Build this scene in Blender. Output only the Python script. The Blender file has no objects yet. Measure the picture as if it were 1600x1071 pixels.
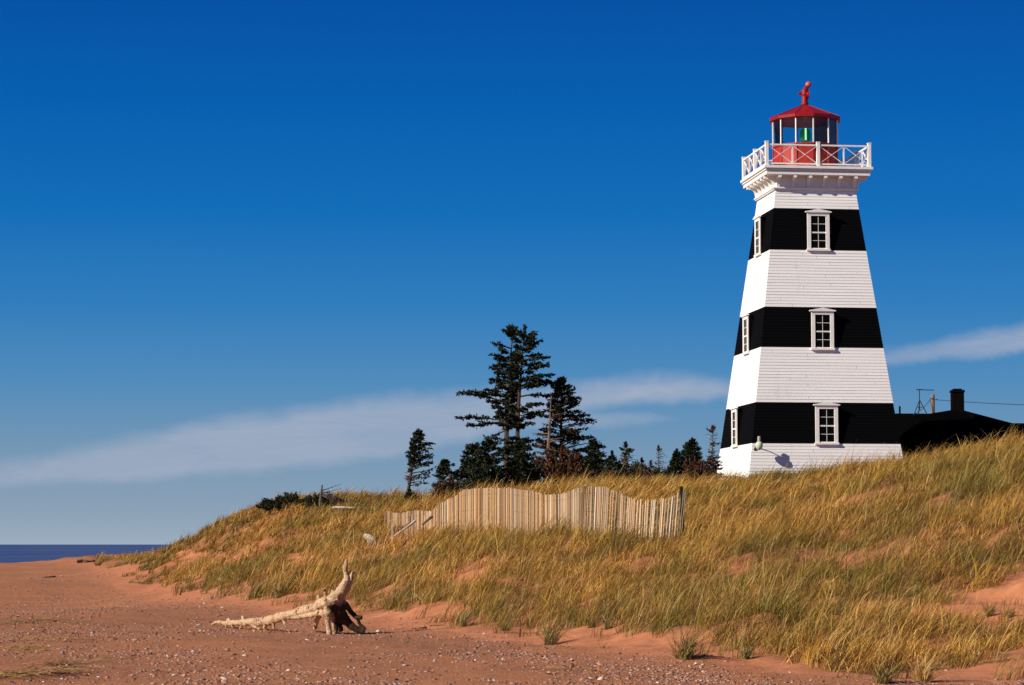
import bpy, math, random
import numpy as np
from mathutils import Vector, Matrix
random.seed(7); rng = np.random.default_rng(11)
R = math.radians
S = bpy.context.scene
COL = S.collection

# ------------------------------------------------------------------ camera
F = 3918.0; CXP, CYP, HOR = 800.0, 535.5, 851.0; EYE = 2.6
PITCH = math.atan((HOR - CYP) / F)
cam_d = bpy.data.cameras.new('camera'); cam = bpy.data.objects.new('camera', cam_d); COL.objects.link(cam)
cam_d.sensor_width = 36; cam_d.lens = 36 * F / 1600; cam_d.clip_start = .5; cam_d.clip_end = 90000
cam.location = (0, 0, EYE); cam.rotation_euler = (math.pi / 2 + PITCH, 0, 0); S.camera = cam
S.view_settings.view_transform = 'Standard'; S.view_settings.look = 'None'
EXPO = .25; S.view_settings.exposure = EXPO; S.view_settings.gamma = 1.0
S.cycles.max_bounces = 6; S.cycles.transparent_max_bounces = 8

# ------------------------------------------------------------------ sun and sky
SUN_AZ, SUN_EL = 62.0, 29.0     # degrees to the left of "behind the camera", and above the horizon
to_sun = Vector((-math.sin(R(SUN_AZ)) * math.cos(R(SUN_EL)), -math.cos(R(SUN_AZ)) * math.cos(R(SUN_EL)), math.sin(R(SUN_EL))))
sd = bpy.data.lights.new('sun', 'SUN'); sun = bpy.data.objects.new('sun', sd); COL.objects.link(sun)
sd.energy = 5.0; sd.angle = R(.5); sd.color = (1, .90, .76)
sun.rotation_euler = to_sun.to_track_quat('Z', 'Y').to_euler()
sun.location = (-40, -20, 40)

class NT:
    """small helper for node trees"""
    def __init__(s, tree): s.t = tree; s.n = tree.nodes; s.l = tree.links
    def new(s, kind, **kw):
        n = s.n.new(kind)
        for k, v in kw.items():
            if k.startswith('i_'):
                n.inputs[k[2:].replace('_', ' ')].default_value = v
            else: setattr(n, k, v)
        return n
    def link(s, a, b): s.l.new(a, b)
    def val(s, sock, v):
        if hasattr(v, 'links') or isinstance(v, bpy.types.NodeSocket): s.l.new(v, sock)
        else: sock.default_value = v
    def math(s, op, a, b=0.0, c=None, clamp=False):
        n = s.n.new('ShaderNodeMath'); n.operation = op; n.use_clamp = clamp
        s.val(n.inputs[0], a); s.val(n.inputs[1], b)
        if c is not None: s.val(n.inputs[2], c)
        return n.outputs[0]
    def mix(s, f, a, b, blend='MIX'):
        n = s.n.new('ShaderNodeMix'); n.data_type = 'RGBA'; n.blend_type = blend
        s.val(n.inputs[0], f); s.val(n.inputs[6], a); s.val(n.inputs[7], b)
        return n.outputs[2]
    def ramp(s, f, stops, interp='LINEAR'):
        n = s.n.new('ShaderNodeValToRGB'); n.color_ramp.interpolation = interp
        e = n.color_ramp.elements
        while len(e) < len(stops): e.new(.5)
        for el, (p, c) in zip(e, stops):
            el.position = p; el.color = c if len(c) == 4 else (*c, 1)
        s.val(n.inputs[0], f); return n.outputs[0]
    def smooth(s, v, lo, hi):
        n = s.n.new('ShaderNodeMapRange'); n.interpolation_type = 'SMOOTHSTEP'
        s.val(n.inputs[0], v); s.val(n.inputs[1], lo); s.val(n.inputs[2], hi); return n.outputs[0]
    def noise(s, vec, scale, detail=4, rough=.55, dist=0.0):
        n = s.n.new('ShaderNodeTexNoise'); n.inputs['Scale'].default_value = scale
        n.inputs['Detail'].default_value = detail; n.inputs['Roughness'].default_value = rough
        n.inputs['Distortion'].default_value = dist
        if vec is not None: s.l.new(vec, n.inputs['Vector'])
        return n.outputs[0]
    def curve(s, v, pts, lo, hi):
        """piecewise curve of v in [lo,hi], values given as 0..1"""
        n = s.n.new('ShaderNodeFloatCurve'); c = n.mapping.curves[0]
        while len(c.points) < len(pts): c.points.new(.5, .5)
        for p, (x, y) in zip(c.points, pts): p.location = ((x - lo) / (hi - lo), y)
        n.mapping.update()
        m = s.n.new('ShaderNodeMapRange'); s.val(m.inputs[0], v); m.inputs[1].default_value = lo; m.inputs[2].default_value = hi
        s.l.new(m.outputs[0], n.inputs['Value']); return n.outputs[0]

def lin(r, g, b):
    f = lambda c: (c / 255 / 12.92) if c / 255 <= .04045 else ((c / 255 + .055) / 1.055) ** 2.4
    return (f(r), f(g), f(b))

W = bpy.data.worlds.new('World'); S.world = W; W.use_nodes = True
w = NT(W.node_tree); w.n.clear()
wout = w.new('ShaderNodeOutputWorld'); bg = w.new('ShaderNodeBackground')
BG = .1 * 2 ** EXPO        # ramp colours below are given as seen
bg.inputs['Strength'].default_value = .1
sky = w.new('ShaderNodeTexSky', sky_type='NISHITA', sun_disc=False, sun_elevation=R(SUN_EL), sun_rotation=math.atan2(to_sun.x, to_sun.y) % (2 * math.pi))
sky.air_density = 1.0; sky.dust_density = .6; sky.ozone_density = 3.0
tc = w.new('ShaderNodeTexCoord'); sp = w.new('ShaderNodeSeparateXYZ'); w.link(tc.outputs['Generated'], sp.inputs[0])
el = sp.outputs[2]
# clear autumn sky: pale at the sea horizon, deep polarised blue ten degrees up (depends only on the elevation)
def sk(y): return max(0., (HOR - y) / F / .26)
stops = [(0, lin(156, 174, 192)), (sk(800), lin(139, 161, 182)), (sk(700), lin(114, 150, 181)), (sk(600), lin(80, 139, 187)),
         (sk(480), lin(46, 124, 188)), (sk(340), lin(14, 109, 184)), (sk(180), lin(0, 95, 176)), (sk(0), lin(0, 79, 163)), (1, lin(0, 74, 152))]
grad = w.ramp(w.math('DIVIDE', el, .26), [(p, tuple(v / BG for v in c)) for p, c in stops])
high = w.smooth(el, .22, .75)                                   # the polarised zenith is darker still
grad = w.mix(high, grad, tuple(v / BG for v in lin(2, 44, 104)) + (1,))
base = w.mix(.99, sky.outputs[0], grad)
# thin cirrus veil: long soft bands drawn out along the horizon
az = w.math('ARCTAN2', sp.outputs[0], sp.outputs[1])
cv = w.new('ShaderNodeCombineXYZ'); w.link(az, cv.inputs[0]); w.link(el, cv.inputs[1])
wob = w.noise(cv.outputs[0], 22, 5, .6); fine = w.noise(cv.outputs[0], 90, 4, .6)
mp = w.new('ShaderNodeMapping'); mp.inputs['Scale'].default_value = (9, 60, 1); mp.inputs['Rotation'].default_value = (0, 0, R(-9)); w.link(cv.outputs[0], mp.inputs[0])
streak = w.smooth(w.noise(mp.outputs[0], 2.2, 8, .68, .6), .25, .75)
elw = w.math('ADD', el, w.math('MULTIPLY', w.math('SUBTRACT', wob, .5), .006))
elw = w.math('ADD', elw, w.math('MULTIPLY', w.math('SUBTRACT', fine, .5), .004))
def px2az(x): return (x - 800) / F
def band(top, bot, amp, soft_top, soft_bot):
    """top / bot : lists of (px x, px y) edges of the veil"""
    A0, A1, E1 = -.3, .3, .12
    t = w.math('MULTIPLY', w.curve(az, [(px2az(x), (HOR - y) / F / E1) for x, y in top], A0, A1), E1)
    b = w.math('MULTIPLY', w.curve(az, [(px2az(x), (HOR - y) / F / E1) for x, y in bot], A0, A1), E1)
    a = w.curve(az, [(px2az(x), v) for x, v in amp], A0, A1)
    up = w.math('SUBTRACT', 1.0, w.smooth(w.math('SUBTRACT', elw, t), -soft_top, soft_top * .6))
    dn = w.smooth(w.math('SUBTRACT', elw, b), -soft_bot, soft_bot)
    return w.math('MULTIPLY', w.math('MULTIPLY', up, dn), a)
b1 = band([(-300, 760), (0, 728), (200, 686), (420, 646), (700, 614), (960, 596), (1060, 588), (1200, 600), (1500, 590)],
          [(-300, 800), (0, 760), (250, 750), (480, 728), (720, 690), (900, 640), (1060, 628), (1200, 620), (1500, 610)],
          [(-300, .5), (0, .70), (250, .82), (520, .82), (700, .78), (960, .95), (1100, .8), (1200, .5), (1400, 0), (1900, 0)], .0062, .0030)
b2 = band([(600, 640), (900, 640), (980, 648), (1060, 652), (1400, 660)], [(600, 672), (900, 668), (1000, 664), (1060, 658), (1400, 668)],
          [(600, 0), (860, .55), (960, .5), (1040, .3), (1090, 0), (1900, 0)], .002, .0018)
b3 = band([(1100, 590), (1350, 556), (1450, 540), (1550, 520), (1700, 505), (1900, 500)], [(1100, 600), (1350, 576), (1450, 570), (1550, 558), (1700, 545), (1900, 540)],
          [(1100, 0), (1320, .25), (1400, .6), (1560, .75), (1700, .8), (1900, .6)], .0045, .0022)
cm = w.math('MAXIMUM', w.math('MAXIMUM', b1, b2), b3)
cm = w.math('MULTIPLY', cm, w.math('ADD', .66, w.math('MULTIPLY', streak, .38)), clamp=True)
cm = w.math('MULTIPLY', cm, 1.05, clamp=True)
skyc = w.mix(cm, base, tuple(v / BG for v in lin(163, 175, 196)) + (1,))
w.link(skyc, bg.inputs['Color']); w.link(bg.outputs[0], wout.inputs[0])

# ------------------------------------------------------------------ pixel -> world helpers (layout only)
def ray(px, py):
    a, b = (px - CXP) / F, (CYP - py) / F
    d = np.array([a, math.cos(PITCH) - b * math.sin(PITCH), math.sin(PITCH) + b * math.cos(PITCH)])
    return d / d[1]
def at(px, py, Y):
    d = ray(px, py) * Y
    return Vector((d[0], d[1], d[2] + EYE))
def project(X, Y, Z):
    z = Z - EYE
    d = Y * math.cos(PITCH) + z * math.sin(PITCH); u = -Y * math.sin(PITCH) + z * math.cos(PITCH)
    return CXP + F * X / d, CYP - F * u / d

# ------------------------------------------------------------------ terrain height
def vnoise(x, y, seed=0):
    x = np.asarray(x, float); y = np.asarray(y, float)
    xi = np.floor(x).astype(np.int64); yi = np.floor(y).astype(np.int64); fx = x - xi; fy = y - yi
    fx = fx * fx * (3 - 2 * fx); fy = fy * fy * (3 - 2 * fy)
    def h(i, j):
        n = (i * 374761393 + j * 668265263 + seed * 974634777) & 0x7fffffff
        n = ((n ^ (n >> 13)) * 1274126177) & 0x7fffffff
        return ((n ^ (n >> 16)) & 0xffff) / 65535.0
    return (h(xi, yi) * (1 - fx) + h(xi + 1, yi) * fx) * (1 - fy) + (h(xi, yi + 1) * (1 - fx) + h(xi + 1, yi + 1) * fx) * fy
def fbm(x, y, seed=0, o=4):
    s = 0; a = .5
    for k in range(o):
        s = s + a * vnoise(x, y, seed + k * 17); x = x * 2.03 + 3.1; y = y * 2.03 + 7.7; a *= .5
    return s / (1 - .5 ** o)

def beach_z(Y): return 1.0 + .0028 * (Y - 28)
def beach_hit(px, py):
    dy = (py - HOR) / F
    return 1.6784 / (dy + .0028)
FOOT_PX = [(145, 882), (190, 892), (230, 905), (280, 915), (330, 925), (420, 938), (510, 948), (600, 956), (720, 974), (840, 990), (960, 1000),
           (1080, 1018), (1220, 1036), (1400, 1052), (1600, 1046)]
FOOT = []
for px, py in FOOT_PX:
    Y = beach_hit(px, py); FOOT.append(((px - 800) / F * Y, Y))
FX = np.array([-60.] + [p[0] for p in FOOT] + [12., 40.]); FY = np.array([230.] + [p[1] for p in FOOT] + [31., 29.])
def foot_y(X): return np.interp(X, FX, FY)
cp = []
for (x, y) in FOOT: cp.append((x, y, beach_z(y)))
for px, py in [(-100, 1071), (0, 1071), (400, 1071), (800, 1071), (1200, 1071), (1600, 1075), (0, 960), (0, 905), (200, 950), (200, 1000), (420, 990), (600, 1010), (800, 1035), (1000, 1050)]:
    Y = beach_hit(px, py); cp.append(((px - 800) / F * Y, Y, beach_z(Y)))
for px, py, Y in [
    # far crest of the beach
    (-80, 883, 140), (0, 880, 150), (130, 874, 170), (230, 871, 190),
    # left end of the dune and its crest line
    (270, 868, 112), (286, 846, 116), (335, 817, 112), (395, 803, 106), (450, 802, 103), (500, 803, 100), (560, 806, 97), (600, 808, 95), (650, 808, 93),
    (300, 890, 104), (350, 890, 98), (420, 880, 86), (420, 840, 94), (500, 870, 78), (520, 835, 86),
    # sand under the fence and just below it
    (604, 842, 80), (640, 840, 77.5), (680, 842, 75), (722, 838, 72), (790, 839, 67.5), (850, 846, 64), (910, 836, 61), (975, 853, 60.5), (1005, 859, 60), (1063, 842, 60),
    (600, 858, 73), (720, 860, 66), (850, 868, 58), (950, 868, 56), (1060, 862, 56), (700, 910, 58), (850, 925, 51), (1000, 935, 47),
    # crest behind the fence
    (720, 792, 90), (780, 786, 90), (850, 772, 90), (950, 764, 88), (1050, 764, 84),
    # right hand dune
    (1120, 768, 77), (1172, 765, 75), (1240, 760, 73), (1300, 753, 71), (1350, 745, 70), (1407, 734, 68), (1500, 720, 65), (1600, 713, 62), (1720, 704, 60),
    (1150, 860, 52), (1150, 940, 43.5), (1280, 850, 50), (1290, 950, 40.5), (1400, 850, 47), (1420, 950, 39), (1590, 830, 45), (1720, 820, 44),
    (1500, 960, 37.5), (1560, 920, 39.5), (1600, 905, 40)]:
    p = at(px, py, Y); cp.append(tuple(p))
cp += [(-12, 14, 1), (0, 5, 1), (12, 14, 1), (0, -14, 1), (-26, -14, .7), (26, -14, 1), (-30, 60, 1.05), (-34, 100, 1.1), (-24, 30, .95), (-60, 150, -.6), (-70, 100, -.6), (-70, 40, -.6), (-62, 0, -.6),
       (-45, 187, -.7), (-35, 207, -.7), (-25, 226, -.7), (-5, 245, -.6), (-14, 160, 2.2), (-20, 140, 1.9), (-8, 185, 1.9),
       (-6, 120, 3.7), (-2, 118, 4.1), (4, 115, 4.4), (9, 110, 4.6), (0, 150, 3.6), (10, 130, 4.8), (16, 128, 4.9), (22, 120, 5.0), (24, 140, 5.2), (32, 130, 5.2), (40, 160, 5), (20, 160, 4.6),
       (16, 95, 4.7), (24, 90, 5.1), (34, 90, 5.4), (15, 220, 2), (50, 220, 3), (60, 120, 5.5), (60, 60, 5), (30, 62, 5.2), (22, 50, 4.0), (18, 40, 2.3), (20, 31, 1.1), (40, 29, 1.2), (60, 20, 1.2), (40, 45, 3.5)]
CP = np.array(cp); SY = .45
def _U(r2): return np.where(r2 > 1e-9, .5 * r2 * np.log(np.maximum(r2, 1e-9)), 0)
_P = np.c_[CP[:, 0], CP[:, 1] * SY] / 20.0
_n = len(_P)
_K = _U(((_P[:, None] - _P[None]) ** 2).sum(2)) + np.eye(_n) * .004
_Q = np.c_[np.ones(_n), _P]
_A = np.block([[_K, _Q], [_Q.T, np.zeros((3, 3))]])
_W = np.linalg.solve(_A, np.r_[CP[:, 2], 0, 0, 0])
def dune_mask(X, Y):
    """1 where the dune grass grows, 0 on the open beach"""
    d = (Y - foot_y(X)) / (3 + .06 * Y)
    return d + (fbm(X * .7, Y * .35, 5) - .5) * 1.1
MOUNDS = []      # little sand drifts gathered by tufts and by the stranded trunk
for px, py, rx, ry, mh in ((350, 982, .32, .25, .05), (400, 981, .40, .25, .05), (470, 984, .5, .3, .03), (550, 990, .5, .3, .03), (858, 1008, .5, .4, .07), (1068, 1030, .6, .5, .09), (1302, 1038, .45, .35, .07), (1378, 1068, .45, .35, .06), (723, 980, .4, .3, .05), (790, 986, .45, .35, .05), (437, 934, .6, .5, .08), (612, 952, .7, .5, .10), (1165, 1030, .4, .3, .06)):
    _y = beach_hit(px, py); MOUNDS.append(((px - 800) / F * _y, _y, rx, ry, mh))
def height(X, Y):
    X = np.asarray(X, float).ravel(); Y = np.asarray(Y, float).ravel(); out = np.empty(len(X))
    for i in range(0, len(X), 40000):
        x = X[i:i + 40000]; y = Y[i:i + 40000]
        q = np.c_[x, y * SY] / 20.0
        r2 = ((q[:, None] - _P[None]) ** 2).sum(2)
        z = _U(r2) @ _W[:_n] + _W[_n] + q @ _W[_n + 1:]
        m = np.clip((y - foot_y(x)) / (4 + .05 * y) + .3, 0, 1)
        z = z + m * ((fbm(x * .45, y * .28, 3) - .5) * .60 + (fbm(x * 1.1, y * .8, 8) - .5) * .46)
        for (mx, my, rx, ry, mh) in MOUNDS: z = z + mh * np.exp(-((x - mx) / rx) ** 2 - ((y - my) / ry) ** 2)
        z = z + (fbm(x * 2.6, y * 2.6, 21) - .5) * .055 + (fbm(x * .5, y * .3, 33) - .5) * .07 * (1 - m)
        out[i:i + 40000] = z
    return np.maximum(out, -1.2)
def hz(x, y): return float(height([x], [y])[0])
def ground_hit(px, py, y0=26., y1=160.):
    Ys = np.linspace(y0, y1, 1400); d = ray(px, py)
    zr = EYE + d[2] * Ys; zg = height(d[0] * Ys, Ys)
    k = np.argmax(zg >= zr)
    return Vector((d[0] * Ys[k], Ys[k], zg[k]))

# ------------------------------------------------------------------ object helpers
def tag(o, label=None, cat=None, group=None, kind=None):
    if label: o['label'] = label
    if cat: o['category'] = cat
    if group: o['group'] = group
    if kind: o['kind'] = kind
    return o
def empty(name, loc, rz=0.0):
    o = bpy.data.objects.new(name, None); COL.objects.link(o); o.location = loc; o.rotation_euler = (0, 0, rz); o.empty_display_size = .3; return o

class MB:
    def __init__(s): s.v = []; s.f = []; s.m = []; s.c = []
    def add(s, vs, fs, mi=0):
        k = len(s.v); s.v += [tuple(v) for v in vs]; s.f += [tuple(i + k for i in f) for f in fs]; s.m += [mi] * len(fs)
    def box(s, x0, x1, y0, y1, z0, z1, mi=0):
        s.add([(x0, y0, z0), (x1, y0, z0), (x1, y1, z0), (x0, y1, z0), (x0, y0, z1), (x1, y0, z1), (x1, y1, z1), (x0, y1, z1)],
              [(0, 3, 2, 1), (4, 5, 6, 7), (0, 1, 5, 4), (1, 2, 6, 5), (2, 3, 7, 6), (3, 0, 4, 7)], mi)
    def bar(s, a, b, wd, dp, up=(0, 0, 1), mi=0):
        a, b = Vector(a), Vector(b); d = (b - a); L = d.length; d.normalize(); u = Vector(up)
        sd_ = d.cross(u)
        if sd_.length < 1e-4: sd_ = d.cross(Vector((0, 1, 0)))
        sd_.normalize(); u = sd_.cross(d).normalized()
        vs = []
        for p in (a, b):
            for (i, j) in ((-1, -1), (1, -1), (1, 1), (-1, 1)): vs.append(p + sd_ * (wd / 2 * i) + u * (dp / 2 * j))
        s.add(vs, [(0, 1, 2, 3), (7, 6, 5, 4), (0, 4, 5, 1), (1, 5, 6, 2), (2, 6, 7, 3), (3, 7, 4, 0)], mi)
    def tube(s, pts, rad, n=8, mi=0, jit=0.0):
        pts = [Vector(p) for p in pts]; k = len(pts); vs = []; fs = []
        if not hasattr(rad, '__len__'): rad = [rad] * k
        for i, p in enumerate(pts):
            d = (pts[min(i + 1, k - 1)] - pts[max(i - 1, 0)]).normalized()
            a = d.cross(Vector((.13, .31, .94)))
            if a.length < .15: a = d.cross(Vector((0, 1, 0)))
            a.normalize(); b = d.cross(a)
            for j in range(n):
                t = 2 * math.pi * j / n; r = rad[i] * (1 + (random.uniform(-jit, jit) if jit else 0))
                vs.append(p + a * (r * math.cos(t)) + b * (r * math.sin(t)))
        for i in range(k - 1):
            for j in range(n): fs.append((i * n + j, i * n + (j + 1) % n, (i + 1) * n + (j + 1) % n, (i + 1) * n + j))
        fs.append(tuple(reversed(range(n)))); fs.append(tuple((k - 1) * n + j for j in range(n)))
        s.add(vs, fs, mi)
    def lathe(s, prof, n=24, c=(0, 0), mi=0, a0=0.0):
        vs = []; fs = []; k = len(prof)
        for r, z in prof:
            for j in range(n):
                t = a0 + 2 * math.pi * j / n; vs.append((c[0] + r * math.cos(t), c[1] + r * math.sin(t), z))
        for i in range(k - 1):
            for j in range(n): fs.append((i * n + j, i * n + (j + 1) % n, (i + 1) * n + (j + 1) % n, (i + 1) * n + j))
        fs.append(tuple(reversed(range(n)))); fs.append(tuple((k - 1) * n + j for j in range(n)))
        s.add(vs, fs, mi)
    def xf(s, M, start=0):
        for i in range(start, len(s.v)): s.v[i] = tuple(M @ Vector(s.v[i]))
    def build(s, name, mats, parent=None, smooth=False, bevel=0.0):
        me = bpy.data.meshes.new(name); me.from_pydata(s.v, [], s.f)
        for m in (mats if isinstance(mats, (list, tuple)) else [mats]): me.materials.append(m)
        if any(s.m): me.polygons.foreach_set('material_index', s.m)
        if smooth: me.polygons.foreach_set('use_smooth', [True] * len(s.f))
        me.update(); o = bpy.data.objects.new(name, me); COL.objects.link(o)
        if parent: o.parent = parent
        if bevel:
            b = o.modifiers.new('bevel', 'BEVEL'); b.width = bevel; b.segments = 2; b.limit_method = 'ANGLE'; b.angle_limit = R(40)
        return o
def np_mesh(name, V, faces_idx, loop_start, mat, col=None, parent=None, smooth=False):
    """V (n,3), faces_idx flat loop vertex indices, loop_start per polygon, col (n,3) vertex colour"""
    me = bpy.data.meshes.new(name)
    me.vertices.add(len(V)); me.vertices.foreach_set('co', np.ascontiguousarray(V, np.float32).ravel())
    me.loops.add(len(faces_idx)); me.loops.foreach_set('vertex_index', np.ascontiguousarray(faces_idx, np.int32))
    me.polygons.add(len(loop_start)); me.polygons.foreach_set('loop_start', np.ascontiguousarray(loop_start, np.int32))
    me.update(calc_edges=True)
    if col is not None:
        a = me.attributes.new('tint', 'FLOAT_COLOR', 'POINT')
        a.data.foreach_set('color', np.ascontiguousarray(np.c_[col, np.ones(len(col))], np.float32).ravel())
    if smooth: me.polygons.foreach_set('use_smooth', np.ones(len(loop_start), bool))
    me.materials.append(mat); o = bpy.data.objects.new(name, me); COL.objects.link(o)
    if parent: o.parent = parent
    return o

# ------------------------------------------------------------------ materials
def new_mat(name):
    m = bpy.data.materials.new(name); m.use_nodes = True; t = NT(m.node_tree); t.n.clear()
    out = t.new('ShaderNodeOutputMaterial'); b = t.new('ShaderNodeBsdfPrincipled'); t.link(b.outputs[0], out.inputs[0])
    return m, t, b, out
def simple(name, c, rough=.6, var=.12, scale=3.0, spec=.4, metal=0.0, bump=0.0, stretch=None):
    m, t, b, out = new_mat(name)
    g = t.new('ShaderNodeNewGeometry'); tcx = t.new('ShaderNodeTexCoord'); vec = tcx.outputs['Object']
    if stretch:
        mpn = t.new('ShaderNodeMapping'); mpn.inputs['Scale'].default_value = stretch; t.link(vec, mpn.inputs[0]); vec = mpn.outputs[0]
    n = t.noise(vec, scale, 6, .6)
    c0 = tuple(v * (1 - var) for v in c) + (1,); c1 = tuple(min(1, v * (1 + var)) for v in c) + (1,)
    t.link(t.mix(t.smooth(n, .3, .7), c0, c1), b.inputs['Base Color'])
    b.inputs['Roughness'].default_value = rough; b.inputs['Specular IOR Level'].default_value = spec; b.inputs['Metallic'].default_value = metal
    if bump:
        bn = t.new('ShaderNodeBump'); bn.inputs['Strength'].default_value = 1; bn.inputs['Distance'].default_value = bump
        t.link(n, bn.inputs['Height']); t.link(bn.outputs[0], b.inputs['Normal'])
    return m
def tint_mat(name, rough=.6, transl=0.0, spec=.3):
    m, t, b, out = new_mat(name); a = t.new('ShaderNodeAttribute', attribute_name='tint')
    t.link(a.outputs['Color'], b.inputs['Base Color']); b.inputs['Roughness'].default_value = rough; b.inputs['Specular IOR Level'].default_value = spec
    if transl:
        tr = t.new('ShaderNodeBsdfTranslucent'); t.link(a.outputs['Color'], tr.inputs[0]); mx = t.new('ShaderNodeMixShader'); mx.inputs[0].default_value = transl
        t.link(b.outputs[0], mx.inputs[1]); t.link(tr.outputs[0], mx.inputs[2]); t.link(mx.outputs[0], out.inputs[0])
    return m

def clap_mat(name, c, rough, dirt, spec=.3):
    """painted clapboard: board to board tone change, faint runs of weathering, butt joints"""
    m, t, b, out = new_mat(name); tcx = t.new('ShaderNodeTexCoord'); s = t.new('ShaderNodeSeparateXYZ'); t.link(tcx.outputs['Object'], s.inputs[0])
    mp1 = t.new('ShaderNodeMapping'); mp1.inputs['Scale'].default_value = (.35, .35, 6.6); t.link(tcx.outputs['Object'], mp1.inputs[0])
    n1 = t.noise(mp1.outputs[0], 1.0, 2, .5)
    mp2 = t.new('ShaderNodeMapping'); mp2.inputs['Scale'].default_value = (3.2, 3.2, .25); t.link(tcx.outputs['Object'], mp2.inputs[0])
    n2 = t.noise(mp2.outputs[0], 1.0, 6, .65)
    n3 = t.noise(tcx.outputs['Object'], 14, 5, .7)
    c1 = t.mix(t.smooth(n1, .35, .7), (*c, 1), (*[v * .93 for v in c], 1))
    c2 = t.mix(t.math('MULTIPLY', t.smooth(n2, .56, .8), dirt), c1, (*[v * q for v, q in zip(c, (.8, .74, .66))], 1))
    c3 = t.mix(t.math('MULTIPLY', t.smooth(n3, .64, .74), dirt * .8), c2, (*[v * q for v, q in zip(c, (.72, .68, .62))], 1))
    t.link(c3, b.inputs['Base Color']); b.inputs['Roughness'].default_value = rough; b.inputs['Specular IOR Level'].default_value = spec
    bn = t.new('ShaderNodeBump'); bn.inputs['Distance'].default_value = .004; t.link(n3, bn.inputs['Height']); t.link(bn.outputs[0], b.inputs['Normal'])
    return m

M = {}
M['white_clap'] = clap_mat('white_clapboard_paint', (.88, .865, .84), .6, .5)
M['black_clap'] = clap_mat('black_clapboard_paint', (.0022, .0023, .0030), .85, .3, .04)
M['white'] = simple('white_trim_paint', (.86, .84, .80), .5, .05, 5)
M['red'] = simple('red_metal_paint', (.27, .006, .007), .42, .12, 4)
M['redwood'] = simple('red_wood_paint', (.34, .02, .012), .55, .15, 3)
M['black'] = simple('black_paint', (.0025, .0025, .003), .85, .2, 5, spec=.05)
M['roofblack'] = simple('black_roof_shingle', (.002, .002, .0022), .95, .35, 9, spec=.02, bump=.004)
M['brickdark'] = simple('sooty_dark_brick', (.004, .003, .003), .9, .4, 12, spec=.04)
M['iron'] = simple('dark_iron', (.02, .02, .022), .5, .2, 6)
M['tan'] = simple('bronze_glazing_bar', (.28, .21, .13), .45, .15, 5)
M['ceil'] = simple('lantern_ceiling_grey', (.16, .19, .20), .7, .1, 3)
M['pale_green'] = simple('pale_green_enamel', (.50, .60, .42), .35, .12, 8)
M['oldmetal'] = simple('weathered_grey_metal', (.42, .37, .32), .5, .25, 12)
M['pole'] = simple('weathered_pole_wood', (.26, .17, .10), .85, .3, 5, spec=.15, stretch=(6, 6, .7))
M['stakedark'] = simple('dark_fence_stake', (.02, .016, .013), .85, .3, 8, spec=.15)
M['bleached'] = simple('bleached_driftwood', (.44, .37, .30), .8, .3, 5, spec=.15, bump=.012)
M['stick'] = simple('dark_wet_stick', (.03, .018, .012), .8, .3, 6, spec=.2)
M['foliage'] = tint_mat('spruce_needles', .65, .12, .25)
M['grass'] = tint_mat('marram_blades', .5, .2, .35)
M['slat'] = tint_mat('sand_fence_slats', .85, 0, .15)
M['stone'] = tint_mat('beach_stones', .85, 0, .08)
M['wrack'] = tint_mat('dry_seaweed', .8, .15, .2)
M['bark'] = simple('spruce_bark', (.075, .048, .032), .9, .35, 6, spec=.1, stretch=(4, 4, 1))
M['deadbark'] = simple('dead_spruce_wood', (.19, .125, .08), .9, .35, 6, spec=.1, stretch=(4, 4, 1))
M['greybark'] = simple('grey_dead_wood', (.115, .10, .088), .9, .35, 6, spec=.1, stretch=(4, 4, 1))

def mat_glass():
    m, t, b, out = new_mat('lantern_glass'); t.n.remove(b)
    tr = t.new('ShaderNodeBsdfTransparent'); tr.inputs[0].default_value = (.90, .94, .95, 1)
    gl = t.new('ShaderNodeBsdfGlossy'); gl.inputs['Roughness'].default_value = .03; fr = t.new('ShaderNodeFresnel'); fr.inputs[0].default_value = 1.5
    mx = t.new('ShaderNodeMixShader'); t.link(fr.outputs[0], mx.inputs[0]); t.link(tr.outputs[0], mx.inputs[1]); t.link(gl.outputs[0], mx.inputs[2]); t.link(mx.outputs[0], out.inputs[0])
    return m
M['glass'] = mat_glass()
def mat_pane():
    m, t, b, out = new_mat('dark_window_pane'); tcx = t.new('ShaderNodeTexCoord'); n = t.noise(tcx.outputs['Object'], 1.3, 3, .5)
    t.link(t.mix(t.smooth(n, .45, .65), (.006, .0055, .006, 1), (.035, .022, .014, 1)), b.inputs['Base Color'])
    b.inputs['Roughness'].default_value = .06; b.inputs['Specular IOR Level'].default_value = .35; return m
M['pane'] = mat_pane()
def mat_emit(name, c, e, base):
    m, t, b, out = new_mat(name); b.inputs['Base Color'].default_value = (*base, 1); b.inputs['Emission Color'].default_value = (*c, 1); b.inputs['Emission Strength'].default_value = e
    b.inputs['Roughness'].default_value = .1; return m
M['beacon'] = mat_emit('green_beacon_light', (.40, 1, .45), 1.1, (.1, .6, .15))
M['lens'] = mat_emit('green_lens_glass', (.0, .4, .06), .12, (.015, .12, .04))

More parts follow.
